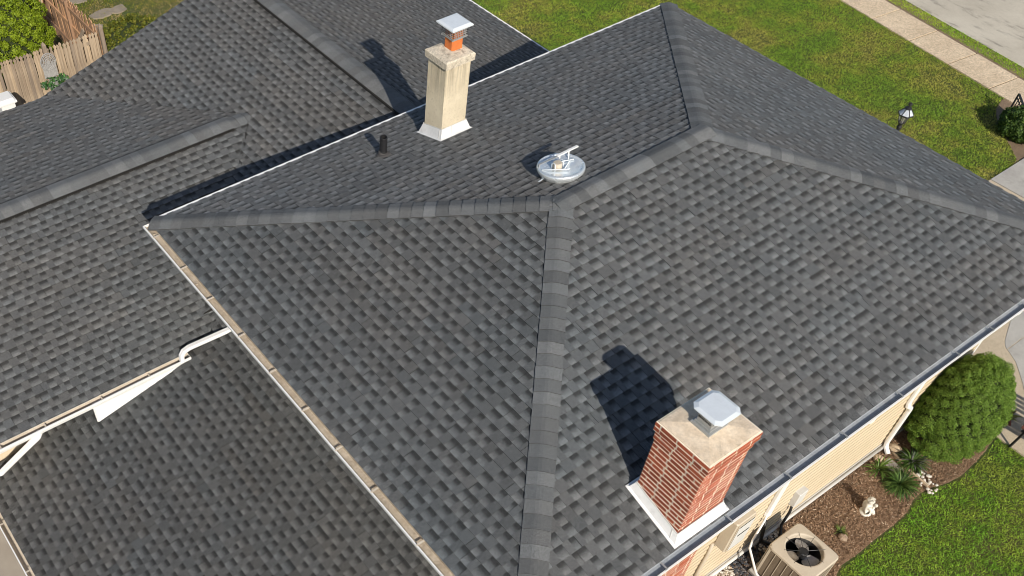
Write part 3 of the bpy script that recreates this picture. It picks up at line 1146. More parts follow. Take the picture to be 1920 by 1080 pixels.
yd = WY - 0.055
downspout([(8.69, -0.07, -0.13), (8.69, -0.07, -0.22), (8.69, yd - 0.03, -0.46), (8.69, yd, -0.52), (8.69, yd, -2.60), (8.69, yd - 0.02, -2.68), (8.82, yd - 0.03, -2.80), (8.85, yd - 0.03, -2.87),
           (8.85, yd - 0.03, -3.72), (8.84, yd - 0.05, -3.80), (8.80, yd - 0.15, -3.87)], (1, 0, 0), 'white downspout with an offset elbow by the big shrub')
downspout([(5.52, -0.07, -0.13), (5.52, -0.07, -0.22), (5.52, yd - 0.03, -0.46), (5.52, yd, -0.52), (5.52, yd, -2.86), (5.50, yd - 0.01, -2.92)], (1, 0, 0), 'short white downspout behind the air conditioner', 0.10, 0.07)
mb = MB()
mb.tube([(5.50, yd - 0.01, -2.90), (5.50, yd - 0.02, -3.02), (5.38, 0.36, -3.44), (5.32, 0.32, -3.56), (5.12, 0.03, -3.60), (5.10, -0.02, -3.62), (5.11, -0.4, -3.72), (5.1, -1.2, -3.84)], 0.019, 8)
mb.build('drain_pipe', M['white'], house, smooth=True)
# drop from the dirty gutter along the left wing's eave into its gutter
downspout([(0.56, 7.10, -1.77), (-0.14, 7.12, -1.76), (-0.24, 7.11, -1.775), (-0.29, 7.10, -1.83), (-0.30, 7.10, -1.95)], (0, 1, 0), 'white downspout lying along the left wing eave', 0.085, 0.065)
# drop from the left wing's gutter down across the side roof
downspout([(-2.60, 7.10, -1.97), (-2.66, 7.10, -2.06), (-2.76, 7.11, -2.12), (-3.00, 7.20, -2.36), (-3.30, 7.31, -2.66), (-3.9, 7.53, -2.78)], (0, 1, 0.2), 'white downspout running diagonally over the side roof', 0.085, 0.065)

# ------------------------------------------------------------------ brick chimney
CX0, CX1, CY0, CY1 = 2.165, 2.875, 0.075, 0.715
CT = 1.14
bc = MB()
bc.box(CX0 + 0.0025, CX1 - 0.0025, CY0 + 0.0025, CY1 - 0.0025, -3.9, CT + 0.2)
chim = bc.build('brick_chimney', M['mortar'], house, label='red brick chimney with cream mortar at the front eave')
CH = 0.0665
BL_, BH_ = 0.198, 0.0465
unit = {}


def brick_mesh(L, D, H, axis, var):
    key = (round(L, 3), round(D, 3), axis, var)
    if key in unit:
        return unit[key]
    r = random.Random(var * 31 + int(L * 1000))
    mb = MB()
    lx, ly = (L, D) if axis == 'x' else (D, L)
    mb.bbox(-lx / 2, lx / 2, -ly / 2, ly / 2, -H / 2, H / 2, 0.0035)
    mb.v = [(x + r.uniform(-.0012, .0012), y + r.uniform(-.0012, .0012), z + r.uniform(-.0015, .0015)) for x, y, z in mb.v]
    me = bpy.data.meshes.new('brick')
    me.from_pydata(mb.v, [], mb.f)
    me.materials.append(M['brick'])
    weld(me)
    unit[key] = me
    return me


brick_rest = MB()
HOV = Vector(HO)


def lay(x0, x1, y0, y1, z, row, single=True, D=0.07, faces='WSEN'):
    """one course of bricks round a rectangle"""
    for fc in faces:
        if fc in 'WE':
            a, b, axis = y0, y1, 'y'
        else:
            a, b, axis = x0 + 0.0, x1 - 0.0, 'x'
        # corner laps alternate between the faces
        lap = (row % 2 == 0) == (fc in 'WE')
        a2, b2 = (a, b) if lap else (a + D + 0.011, b - D - 0.011)
        p = a2
        first = True
        while p < b2 - 0.02:
            ln = BL_ * (0.5 if (first and not lap) else 1.0)
            first = False
            if p + ln > b2 - 0.05:
                ln = b2 - p
            q = min(p + ln, b2)
            mid = (p + q) / 2
            if fc == 'W':
                c = (x0 + D / 2, mid)
            elif fc == 'E':
                c = (x1 - D / 2, mid)
            elif fc == 'S':
                c = (mid, y0 + D / 2)
            else:
                c = (mid, y1 - D / 2)
            if single and fc in 'WS':
                me = brick_mesh(q - p, D, BH_, axis, random.randint(0, 2))
                link('brick', me, chim, Vector((c[0], c[1], z)) - HOV + Vector((random.uniform(-.002, .002), random.uniform(-.002, .002), 0)))
            else:
                lx, ly = ((q - p), D) if axis == 'x' else (D, (q - p))
                brick_rest.bbox(c[0] - lx / 2, c[0] + lx / 2, c[1] - ly / 2, c[1] + ly / 2, z - BH_ / 2, z + BH_ / 2, 0.0035)
            p = q + 0.016


row = 0
z = CT - CH / 2
while z > -3.8:
    vis = z > -1.75
    if z > 0.02:
        lay(CX0, CX1, CY0, CY1, z, row, True)
    else:
        lay(CX0, CX1, CY0, CY1, z, row, vis, faces='S')
        lay(CX0, CX1, CY0, CY1, z, row, False, faces='WEN')
    z -= CH
    row += 1
# corbelled top courses
zc = CT + CH / 2
for k, ov in enumerate((0.014, 0.014, 0.034, 0.034)):
    lay(CX0 - ov, CX1 + ov, CY0 - ov, CY1 + ov, zc, k + (1 if k > 1 else 0), True)
    zc += CH
ZC = CT + 4 * CH
mb = MB()
mb.box(CX0 - 0.0305, CX1 + 0.0305, CY0 - 0.0305, CY1 + 0.0305, CT + 2 * CH - 0.004, ZC - 0.004)
mb.box(CX0 - 0.0108, CX1 + 0.0108, CY0 - 0.0108, CY1 + 0.0108, CT - 0.004, CT + 2 * CH - 0.005)
mb.build('mortar_bed', M['mortar'], chim)
brick_rest.build('brick_backing', M['brick'], chim, kind='stuff')
# sloping mortar crown
cr = MB()
def rect(x0, x1, y0, y1, z):
    return [(x0, y0, z), (x1, y0, z), (x1, y1, z), (x0, y1, z)]
l0 = rect(CX0 - 0.024, CX1 + 0.024, CY0 - 0.024, CY1 + 0.024, ZC - 0.012)
l1 = rect(CX0 - 0.014, CX1 + 0.014, CY0 - 0.014, CY1 + 0.014, ZC + 0.004)
FX0, FX1, FY0, FY1 = 2.41, 2.615, 0.325, 0.50
l2 = rect(FX0 - 0.03, FX1 + 0.03, FY0 - 0.03, FY1 + 0.03, ZC + 0.034)
for a, b in ((l0, l1), (l1, l2)):
    for i in range(4):
        j = (i + 1) % 4
        cr.face([a[i], a[j], b[j], b[i]])
cr.face(l2)
cr.build('crown', M['crown'], chim)
# galvanised flue box with louvre holes and a folded octagonal lid
cp = MB()
zf = ZC + 0.032
cp.box(FX0 - 0.035, FX1 + 0.035, FY0 - 0.035, FY1 + 0.035, zf, zf + 0.028)
cp.box(FX0 - 0.012, FX1 + 0.012, FY0 - 0.012, FY1 + 0.012, zf + 0.029, zf + 0.06)
cp.box(FX0, FX1, FY0, FY1, zf + 0.061, zf + 0.248)
cap = cp.build('chimney_cap', M['galv2'], chim)
hl = MB()
for k in range(4):
    for j in range(2):
        for i in range(2):
            a = 0.014 + k * 0.041 + i * 0.018
            zz = zf + 0.110 + j * 0.034
            hl.box(FX0 + a, FX0 + a + 0.013, FY0 - 0.002, FY0 + 0.004, zz, zz + 0.022)
            hl.box(FX0 - 0.002, FX0 + 0.004, FY0 + a, FY0 + a + 0.013, zz, zz + 0.022)
hl.build('vent_hole', M['blackmat'], chim)
ld_ = MB()
cx, cy, zt = 2.512, 0.400, zf + 0.262
hs, ct = 0.184, 0.055
def octo(h, c, z):
    return [(cx - h + c, cy - h, z), (cx + h - c, cy - h, z), (cx + h, cy - h + c, z), (cx + h, cy + h - c, z), (cx + h - c, cy + h, z), (cx - h + c, cy + h, z), (cx - h, cy + h - c, z), (cx - h, cy - h + c, z)]
o0, o1, o2 = octo(hs, ct, zt - 0.012), octo(hs, ct, zt), octo(hs * 0.80, ct * 0.8, zt + 0.018)
for i in range(8):
    j = (i + 1) % 8
    ld_.face([o0[i], o0[j], o1[j], o1[i]])
    ld_.face([o1[i], o1[j], o2[j], o2[i]])
ld_.face(o2)
ld_.face(o0[::-1])
ld_.build('cap_lid', M['galv'], chim)


def flashing(x0, x1, y0, y1, slope, zfun, h, flare, parent, extra=0.0, sill=0.004):
    """apron that flares out at the roof: zfun gives the roof height"""
    mb = MB()
    tops = [(x0, y0), (x1, y0), (x1, y1), (x0, y1)]
    bots = [(x0 - flare, y0 - flare), (x1 + flare, y0 - flare), (x1 + flare, y1 + flare), (x0 - flare, y1 + flare)]
    kick = [(x0 - flare - 0.03, y0 - flare - 0.03), (x1 + flare + 0.03, y0 - flare - 0.03), (x1 + flare + 0.03, y1 + flare + 0.03), (x0 - flare - 0.03, y1 + flare + 0.03)]
    for i in range(4):
        j = (i + 1) % 4
        T = [(*tops[k], zfun(*tops[k]) + h) for k in (i, j)]
        B = [(*bots[k], zfun(*bots[k]) + 0.03) for k in (i, j)]
        Kk = [(*kick[k], zfun(*kick[k]) + 0.016) for k in (i, j)]
        mb.face([B[0], B[1], T[1], T[0]])
        mb.face([Kk[0], Kk[1], B[1], B[0]])
        T2 = [(tops[k][0] * 0.985 + 0.015 * (x0 + x1) / 2, tops[k][1] * 0.985 + 0.015 * (y0 + y1) / 2, zfun(*tops[k]) + h + 0.004) for k in (i, j)]
        mb.face([T[0], T[1], T2[1], T2[0]])
    fl_ = mb.build('flashing', M['flash'], parent)
    sm = MB()
    for i in range(4):
        j = (i + 1) % 4
        T0, B0 = Vector((*tops[i], zfun(*tops[i]) + h)), Vector((*bots[i], zfun(*bots[i]) + 0.03))
        T1, B1 = Vector((*tops[j], zfun(*tops[j]) + h)), Vector((*bots[j], zfun(*bots[j]) + 0.03))
        nv = (B1 - B0).cross(T0 - B0).normalized()
        f = 0.38 + 0.17 * i
        a_, b_ = B0.lerp(B1, f) + nv * 0.002, T0.lerp(T1, f) + nv * 0.002
        sm.bar(a_, b_, 0.010, 0.004, nv)
        sm.bar(T0 + nv * 0.003, T1 + nv * 0.003, 0.012, 0.006, nv)
    sm.build('flashing_seam', M['sealant'], parent)
    return fl_


flashing(CX0 - 0.008, CX1 + 0.008, CY0 - 0.008, CY1 + 0.008, S0, lambda x, y: S0 * max(y, -0.02), 0.135, 0.042, chim)

# ------------------------------------------------------------------ stucco chimney
TX0, TX1, TY0, TY1 = 4.265, 4.715, 6.79, 7.21
TT = 1.545
mb = MB()
nseg = 10
mb.bbox(TX0, TX1, TY0, TY1, 0.0, TT, 0.012)
tch = mb.build('stucco_chimney', M['stucco'], house, label='tall stained cream stucco chimney with an orange clay flue')
cr = MB()
ov = 0.033
l0 = rect(TX0 - ov, TX1 + ov, TY0 - ov, TY1 + ov, TT - 0.03)
l1 = rect(TX0 - ov - .004, TX1 + ov + .004, TY0 - ov - .004, TY1 + ov + .004, TT + 0.07)
l2 = rect(TX0 - ov + .012, TX1 + ov - .012, TY0 - ov + .012, TY1 + ov - .012, TT + 0.086)
l3 = rect(4.565 - 0.13, 4.565 + 0.13, 7.03 - 0.13, 7.03 + 0.13, TT + 0.105)
for a, b in ((l0, l1), (l1, l2), (l2, l3)):
    for i in range(4):
        j = (i + 1) % 4
        cr.face([a[i], a[j], b[j], b[i]])
cr.face(l3)
cr.face(l0[::-1])
cr.build('crown', M['crown2'], tch)
fl = MB()
fl.bbox(4.565 - 0.098, 4.565 + 0.098, 7.03 - 0.098, 7.03 + 0.098, TT + 0.09, TT + 0.42, 0.022)
fl.build('clay_flue', M['clay'], tch)
cg = MB()
zc0, zc1 = TT + 0.30, TT + 0.475
hx = 0.125
for k in range(9):
    t = -hx + 2 * hx * k / 8
    for sgn in (-1, 1):
        cg.box(4.565 + t - 0.003, 4.565 + t + 0.003, 7.03 + sgn * hx - 0.003, 7.03 + sgn * hx + 0.003, zc0, zc1)
        cg.box(4.565 + sgn * hx - 0.003, 4.565 + sgn * hx + 0.003, 7.03 + t - 0.003, 7.03 + t + 0.003, zc0, zc1)
for k in range(6):
    zz = zc0 + 0.01 + (zc1 - zc0 - 0.02) * k / 5
    for sgn in (-1, 1):
        cg.box(4.565 - hx, 4.565 + hx, 7.03 + sgn * (hx + 0.004) - 0.0025, 7.03 + sgn * (hx + 0.004) + 0.0025, zz, zz + 0.006)
        cg.box(4.565 + sgn * (hx + 0.004) - 0.0025, 4.565 + sgn * (hx + 0.004) + 0.0025, 7.03 - hx, 7.03 + hx, zz, zz + 0.006)
for sgn in (-1, 1):
    cg.box(4.565 - hx - 0.012, 4.565 + hx + 0.012, 7.03 + sgn * (hx - 0.006) - 0.008, 7.03 + sgn * (hx - 0.006) + 0.008, zc0 - 0.022, zc0 - 0.001)
    cg.box(4.565 + sgn * (hx - 0.006) - 0.008, 4.565 + sgn * (hx - 0.006) + 0.008, 7.03 - hx + 0.003, 7.03 + hx - 0.003, zc0 - 0.022, zc0 - 0.001)
cg.build('spark_mesh', M['galv2'], tch)
ld_ = MB()
cx, cy, zt = 4.55, 7.02, zc1 + 0.006
hs = 0.185
o0, o1, o2 = rect(cx - hs, cx + hs, cy - hs, cy + hs, zt - 0.018), rect(cx - hs, cx + hs, cy - hs, cy + hs, zt), rect(cx - hs * .8, cx + hs * .8, cy - hs * .8, cy + hs * .8, zt + 0.022)
for i in range(4):
    j = (i + 1) % 4
    ld_.face([o0[i], o0[j], o1[j], o1[i]])
    ld_.face([o1[i], o1[j], o2[j], o2[i]])
ld_.face(o2)
ld_.face(rect(cx - hs + .003, cx + hs - .003, cy - hs + .003, cy + hs - .003, zt - 0.016)[::-1])
ld_.build('cap_lid', M['galv'], tch)
flashing(TX0 - 0.008, TX1 + 0.008, TY0 - 0.008, TY1 + 0.008, -S0, lambda x, y: S0 * (W_ - y), 0.17, 0.045, tch)

# ------------------------------------------------------------------ plumbing vent
pc = Vector((3.40, 7.07, S0 * (W_ - 7.07)))
mb = MB()
mb.lathe([(0.062, -0.03), (0.060, 0.07), (0.057, 0.08), (0.058, 0.31), (0.055, 0.313), (0.048, 0.311), (0.047, 0.20), (0.001, 0.20)], pc, 20)
vp = mb.build('vent_pipe', M['black'], house, smooth=False, label='short black plumbing vent pipe')
mb = MB()
mb.lathe([(0.115, 0.008), (0.100, 0.022), (0.075, 0.030), (0.070, 0.055), (0.062, 0.075), (0.054, 0.082)], pc, 22, axis=NB)
mb.build('pipe_boot', M['rubber'], vp)

# ------------------------------------------------------------------ round metal roof vent
dc = Vector((4.47, 4.565, S0 * (W_ - 4.565) - 0.055))
up = (NB + Vector((0, 0, 1))).normalized()
ax = Vector((1, 0, 0))
ay = up.cross(ax).normalized()
ax = ay.cross(up).normalized()
mb = MB()
mb.lathe([(0.225, 0.01), (0.235, 0.060), (0.275, 0.070), (0.285, 0.10), (0.308, 0.125), (0.320, 0.150), (0.318, 0.182), (0.302, 0.197), (0.284, 0.193), (0.276, 0.180)], dc, 40, axis=up)
rv = mb.build('roof_vent', M['mirror'], house, smooth=True, label='round shiny metal roof vent with open bracket frame')
mb = MB()
mb.lathe([(0.278, 0.182), (0.22, 0.170), (0.12, 0.163), (0.001, 0.160)], dc, 40, axis=up)
mb.build('vent_pan', M['mirror'], rv, smooth=True)
def dp(x, y, h):
    return dc + ax * x + ay * y + up * h
mb = MB()
mb.bar(dp(-0.26, 0.155, 0.235), dp(0.04, 0.125, 0.250), 0.028, 0.010, up)
mb.bar(dp(-0.25, 0.153, 0.17), dp(-0.25, 0.153, 0.236), 0.018, 0.012, ax)
mb.build('bracket_rail', M['galv2'], rv)
mb = MB()
mb.bar(dp(-0.01, 0.075, 0.300), dp(0.345, 0.060, 0.315), 0.038, 0.014, up)
mb.tube([dp(0.21, 0.08, 0.165), dp(0.21, 0.08, 0.318)], 0.009, 8)
mb.tube([dp(0.05, 0.09, 0.165), dp(0.05, 0.08, 0.298)], 0.009, 8)
mb.build('bracket_rail', M['white'], rv)
mb = MB()
mb.tube([dp(-0.25, 0.09, 0.185), dp(-0.02, -0.11, 0.185), dp(0.03, -0.14, 0.19)], 0.010, 8)
mb.tube([dp(-0.04, -0.10, 0.185), dp(0.20, 0.03, 0.185), dp(0.23, 0.0, 0.185)], 0.008, 8)
mb.tube([dp(0.03, 0.09, 0.185), dp(0.24, 0.01, 0.185)], 0.007, 8)
for x0 in (-0.125, 0.02):
    mb.tube([dp(x0, -0.02, 0.165), dp(x0, -0.02, 0.235), dp(x0 + 0.012, 0.0, 0.252), dp(x0 + 0.012, 0.035, 0.252), dp(x0 + 0.012, 0.055, 0.235), dp(x0 + 0.012, 0.055, 0.165)], 0.007, 8)
mb.build('strut', M['galv'], rv, smooth=True)
mb = MB()
mb.lathe([(0.001, 0.245), (0.055, 0.243), (0.063, 0.235), (0.063, 0.165)], dp(-0.045, 0.02, 0), 18, axis=up)
mb.build('motor', M['tan_metal'], rv)
mb = MB()
mb.bar(dp(-0.28, 0.06, 0.06), dp(-0.235, 0.05, 0.10), 0.022, 0.006, up)
mb.bar(dp(-0.41, 0.07, 0.028), dp(-0.28, 0.06, 0.06), 0.018, 0.005, up)
mb.build('guy_strap', M['galv'], rv)
mb = MB()
mb.lathe([(0.25, 0.066), (0.245, 0.072), (0.2, 0.076)], dc, 32, axis=NB)
mb.build('base_flange', M['galv2'], rv)

# ------------------------------------------------------------------ meter box and wiring on the wall
mb = MB()
mb.bbox(4.28, 4.66, WY - 0.20, WY - 0.022, -2.60, -1.92, 0.015, None, 0)
mb.box(4.30, 4.64, WY - 0.212, WY - 0.201, -2.58, -1.94, None, 0)
mbx = mb.build('meter_box', M['tan_metal'], house, label='large tan utility box on the siding')
mb = MB()
mb.bbox(4.32, 4.635, WY - 0.222, WY - 0.213, -2.56, -2.00, 0.004)
mb.build('door', M['meter_grey'], mbx)
mb = MB()
mb.box(4.36, 4.60, WY - 0.228, WY - 0.2235, -2.22, -2.205)
mb.build('handle', M['black'], mbx)
mb = MB()
mb.tube([(4.20, WY - 0.04, -2.5), (4.20, WY - 0.05, -2.75), (4.16, WY - 0.06, -3.1), (4.16, WY - 0.06, -3.8)], 0.028, 8)
mb.tube([(4.84, WY - 0.03, -1.0), (4.84, WY - 0.03, -2.6), (4.86, WY - 0.04, -3.3)], 0.012, 6)
mb.build('conduit', M['tan_metal'], house, smooth=True)
mb = MB()
mb.bbox(6.22, 6.42, WY - 0.12, WY - 0.016, -3.30, -2.98, 0.01)
mb.build('switch_box', M['meter_grey'], house, label='small grey switch box low on the siding')

# ------------------------------------------------------------------ air conditioner
AXc, AYc, ATZ = 5.60, -0.262, -3.10
acx, acy = 0.345, 0.362
ac = thing('air_conditioner', 'tan air conditioner unit with its round fan opening seen from above', 'air conditioner', (AXc, AYc, G))


def rrect(hx, hy, r, z, n=5, c=(AXc, AYc)):
    out = []
    for sx_, sy_, a0 in ((1, 1, 0), (-1, 1, 90), (-1, -1, 180), (1, -1, 270)):
        for k in range(n + 1):
            a = R(a0 + 90 * k / n)
            out.append((c[0] + sx_ * (hx - r) + r * math.cos(a), c[1] + sy_ * (hy - r) + r * math.sin(a), z))
    return out


mb = MB()
NA = 64


def rr_ang(hx, hy, r, z):
    """rounded rectangle sampled by angle"""
    out = []
    for k in range(NA):
        a = 2 * math.pi * k / NA
        c_, s_ = math.cos(a), math.sin(a)
        lo, hi = 0.0, 2.0
        for _ in range(30):
            m_ = (lo + hi) / 2
            qx, qy = max(abs(c_ * m_) - (hx - r), 0), max(abs(s_ * m_) - (hy - r), 0)
            if math.hypot(qx, qy) > r:
                hi = m_
            else:
                lo = m_
        out.append((AXc + c_ * lo, AYc + s_ * lo, z))
    return out


RO = 0.268
oc = Vector((AXc + 0.012, AYc + 0.008, 0))
def circ(r, z):
    return [(oc.x + r * math.cos(2 * math.pi * k / NA), oc.y + r * math.sin(2 * math.pi * k / NA), z) for k in range(NA)]
rings = [rr_ang(acx - 0.006, acy - 0.006, 0.07, ATZ - 0.06), rr_ang(acx + 0.004, acy + 0.004, 0.075, ATZ - 0.055), rr_ang(acx + 0.004, acy + 0.004, 0.075, ATZ - 0.018), rr_ang(acx - 0.010, acy - 0.010, 0.07, ATZ - 0.002),
         circ(RO + 0.012, ATZ + 0.006), circ(RO, ATZ + 0.002), circ(RO - 0.008, ATZ - 0.012), circ(RO - 0.014, ATZ - 0.088)]
for a, b in zip(rings[:-1], rings[1:]):
    for i in range(NA):
        j = (i + 1) % NA
        mb.face([a[i], a[j], b[j], b[i]])
mb.build('top_panel', M['tan_metal'], ac)
mb = MB()
ra, rb = rrect(acx - 0.028, acy - 0.028, 0.05, G + 0.06), rrect(acx - 0.028, acy - 0.028, 0.05, ATZ - 0.058)
nn = len(ra)
for i in range(nn):
    j = (i + 1) % nn
    mb.face([ra[i], ra[j], rb[j], rb[i]])
mb.face([(p[0], p[1], G + 0.065) for p in ra])
mb.build('coil', M['blackmat'], ac)
mb = MB()
for k in range(44):
    z0 = G + 0.10 + k * 0.0145
    for sy_ in (-1, 1):
        mb.box(AXc - acx + 0.05, AXc + acx - 0.05, AYc + sy_ * (acy - 0.016) - 0.005, AYc + sy_ * (acy - 0.016) + 0.005, z0, z0 + 0.0095)
        mb.box(AXc + sy_ * (acx - 0.016) - 0.005, AXc + sy_ * (acx - 0.016) + 0.005, AYc - acy + 0.05, AYc + acy - 0.05, z0, z0 + 0.0095)
mb.build('grille', M['grille'], ac, kind='stuff')
for k in range(7):
    t = -1 + 2 * k / 6
    for sd in (-1, 1):
        mb = MB()
        wdt = 0.016 if k in (0, 6) else 0.0035
        mb.box(AXc + sd * (acx - 0.012) - 0.008, AXc + sd * (acx - 0.012) + 0.008, AYc + t * (acy - 0.05) - wdt, AYc + t * (acy - 0.05) + wdt, G + 0.07, ATZ - 0.056)
        mb.build('louvre_rib', M['tan_metal'], ac)
        mb = MB()
        mb.box(AXc + t * (acx - 0.05) - wdt, AXc + t * (acx - 0.05) + wdt, AYc + sd * (acy - 0.012) - 0.008, AYc + sd * (acy - 0.012) + 0.008, G + 0.07, ATZ - 0.056)
        mb.build('louvre_rib', M['tan_metal'], ac)
mb = MB()
mb.bbox(AXc - acx - 0.05, AXc + acx + 0.05, AYc - acy - 0.05, AYc + acy + 0.05, G - 0.03, G + 0.055, 0.012)
mb.build('pad', M['concrete'], ac)
mb = MB()
mb.lathe([(0.001, -0.030), (0.062, -0.032), (0.072, -0.045), (0.072, -0.13), (0.001, -0.135)], oc + Vector((0, 0, ATZ)), 22)
mb.build('fan_motor', M['black'], ac)
for k in range(3):
    a0 = R(25 + 120 * k)
    mb = MB()
    nseg = 8
    top = []
    for i in range(nseg + 1):
        s_ = i / nseg
        r_ = 0.06 + 0.19 * s_
        hw_ = 0.055 + 0.055 * math.sin(min(1, s_ * 1.15) * math.pi * 0.62)
        if s_ > 0.85:
            hw_ *= 1 - (s_ - 0.85) * 2.2
        sw_ = 0.25 * s_
        pr = []
        for u_ in (-1, 0, 1):
            aa = a0 + sw_ + u_ * hw_ / max(r_, 0.1)
            pr.append((oc.x + r_ * math.cos(aa), oc.y + r_ * math.sin(aa), ATZ - 0.14 + u_ * 0.025))
        top.append(pr)
    for i in range(nseg):
        for u_ in (0, 1):
            q = [top[i][u_], top[i + 1][u_], top[i + 1][u_ + 1], top[i][u_ + 1]]
            mb.face(q)
            mb.face([(p[0], p[1], p[2] - 0.004) for p in q[::-1]])
    mb.build('fan_blade', M['fan'], ac, smooth=True)
mb = MB()
for k in range(8):
    a = R(10 + 45 * k)
    mb.tube([oc + Vector((0.05 * math.cos(a), 0.05 * math.sin(a), ATZ - 0.028)), oc + Vector((0.19 * math.cos(a), 0.19 * math.sin(a), ATZ - 0.006)), oc + Vector((0.296 * math.cos(a), 0.296 * math.sin(a), ATZ + 0.007))], 0.0032, 6)
mb.build('guard_wire', M['black'], ac)
mb = MB()
mb.lathe([(0.252, -0.088), (0.252, -0.42), (0.001, -0.43)], oc + Vector((0, 0, ATZ)), 28)
mb.build('fan_shroud', M['black'], ac)
mb = MB()
mb.tube([(6.30, WY - 0.05, -3.25), (6.28, 0.38, -3.5), (6.20, 0.36, -3.78), (6.12, 0.28, -3.86), (6.02, 0.20, -3.86), (5.90, 0.02, -3.80)], 0.022, 8)
mb.tube([(5.62, WY - 0.05, -3.20), (5.64, 0.37, -3.5), (5.72, 0.36, -3.78), (5.82, 0.30, -3.86), (5.92, 0.16, -3.86), (5.90, 0.05, -3.78)], 0.028, 8)
mb.build('refrigerant_line', M['black'], ac, smooth=True)


# ------------------------------------------------------------------ seated cherub statue
def statue():
    o = Vector((7.56, -0.19, G))
    root = thing('garden_statue', 'small white seated cherub statue alone on the brown mulch', 'statue', o)
    verts = [(0, 0, 0.07), (0, 0.01, 0.15), (0.0, 0.0, 0.215), (0.0, -0.006, 0.245), (0.0, -0.012, 0.275), (0.0, -0.010, 0.345),
             (0.055, -0.005, 0.075), (0.075, -0.10, 0.125), (0.06, -0.13, 0.03), (0.06, -0.175, 0.02),
             (-0.055, -0.005, 0.075), (-0.075, -0.10, 0.125), (-0.05, -0.13, 0.03), (-0.05, -0.175, 0.02),
             (0.068, 0.0, 0.20), (0.10, -0.045, 0.155), (0.035, -0.105, 0.175),
             (-0.068, 0.0, 0.20), (-0.10, -0.045, 0.16), (-0.03, -0.10, 0.20)]
    edges = [(0, 1), (1, 2), (2, 3), (3, 4), (4, 5), (0, 6), (6, 7), (7, 8), (8, 9), (0, 10), (10, 11), (11, 12), (12, 13), (2, 14), (14, 15), (15, 16), (2, 17), (17, 18), (18, 19)]
    rad = [0.075, 0.075, 0.062, 0.038, 0.066, 0.058, 0.05, 0.043, 0.032, 0.022, 0.05, 0.043, 0.032, 0.022, 0.036, 0.030, 0.024, 0.036, 0.030, 0.024]
    me = bpy.data.meshes.new('body')
    me.from_pydata(verts, edges, [])
    ob = link('body', me, root)
    sk = ob.modifiers.new('skin', 'SKIN')
    for i, r_ in enumerate(rad):
        me.skin_vertices[0].data[i].radius = (r_, r_)
    me.skin_vertices[0].data[0].use_root = True
    ss = ob.modifiers.new('sub', 'SUBSURF')
    ss.levels = ss.render_levels = 2
    me.materials.append(M['statue'])
    ob.rotation_euler = (0, 0, R(48))
    root.scale = (0.90, 0.90, 0.94)
    mb = MB()
    rr = random.Random(4)
    for i in range(46):
        a, b = rr.uniform(0, 6.28), rr.uniform(-0.1, 1.4)
        d = Vector((math.cos(a) * math.cos(b), math.sin(a) * math.cos(b) + 0.25, math.sin(b) + 0.1)).normalized()
        c = Vector((0, -0.010, 0.312)) + d * 0.067
        mb.lathe([(0.001, -0.010), (0.014, -0.006), (0.013, 0.002), (0.001, 0.006)], c, 6, axis=d)
    h = mb.build('hair', M['statue'], root, loc=(0, 0, 0), smooth=True)
    h.rotation_euler = (0, 0, R(48))
    mb = MB()
    for sx_ in (-1, 1):
        mb.lathe([(0.001, -0.006), (0.007, 0.0), (0.001, 0.006)], (0.020 * sx_, -0.066, 0.312), 8, axis=(0, -1, 0))
    mb.lathe([(0.001, -0.008), (0.010, 0.0), (0.001, 0.014)], (0, -0.066, 0.298), 8, axis=(0, -1, 0))
    mb.bar((-0.013, -0.063, 0.280), (0.013, -0.063, 0.280), 0.008, 0.006)
    for sx_ in (-1, 1):
        mb.lathe([(0.001, -0.008), (0.014, 0.0), (0.001, 0.008)], (0.056 * sx_, -0.008, 0.305), 8, axis=(1, 0, 0))
    f_ = mb.build('face', M['statue'], root, loc=(0, 0, 0), smooth=True)
    f_.rotation_euler = (0, 0, R(48))
    mb = MB()
    for hx_, hy_, hz_ in ((0.03, -0.11, 0.175), (-0.02, -0.105, 0.205)):
        for k in range(5):
            t = (k - 2) * 0.010
            ln_ = (0.026, 0.034, 0.037, 0.034, 0.024)[k]
            mb.tube([(hx_ + t, hy_, hz_), (hx_ + t * 1.1, hy_ - ln_ * 0.6, hz_ + 0.008), (hx_ + t * 1.1, hy_ - ln_, hz_ - 0.004)], [0.0065, 0.006, 0.0045], 6)
    f_ = mb.build('fingers', M['statue'], root, loc=(0, 0, 0), smooth=True)
    f_.rotation_euler = (0, 0, R(48))
    mb = MB()
    mb.lathe([(0.001, 0.0), (0.028, 0.004), (0.036, 0.022), (0.028, 0.042), (0.001, 0.05)], (0.0, -0.135, 0.165), 12)
    f_ = mb.build('bird', M['statue'], root, loc=(0, 0, 0), smooth=True)
    f_.rotation_euler = (0, 0, R(48))
    mb = MB()
    mb.lathe([(0.001, -0.01), (0.10, -0.01), (0.105, 0.01), (0.095, 0.03), (0.001, 0.035)], (0, -0.03, 0), 16)
    mb.build('plinth', M['statue'], root, loc=(0, 0, 0), smooth=True)


statue()


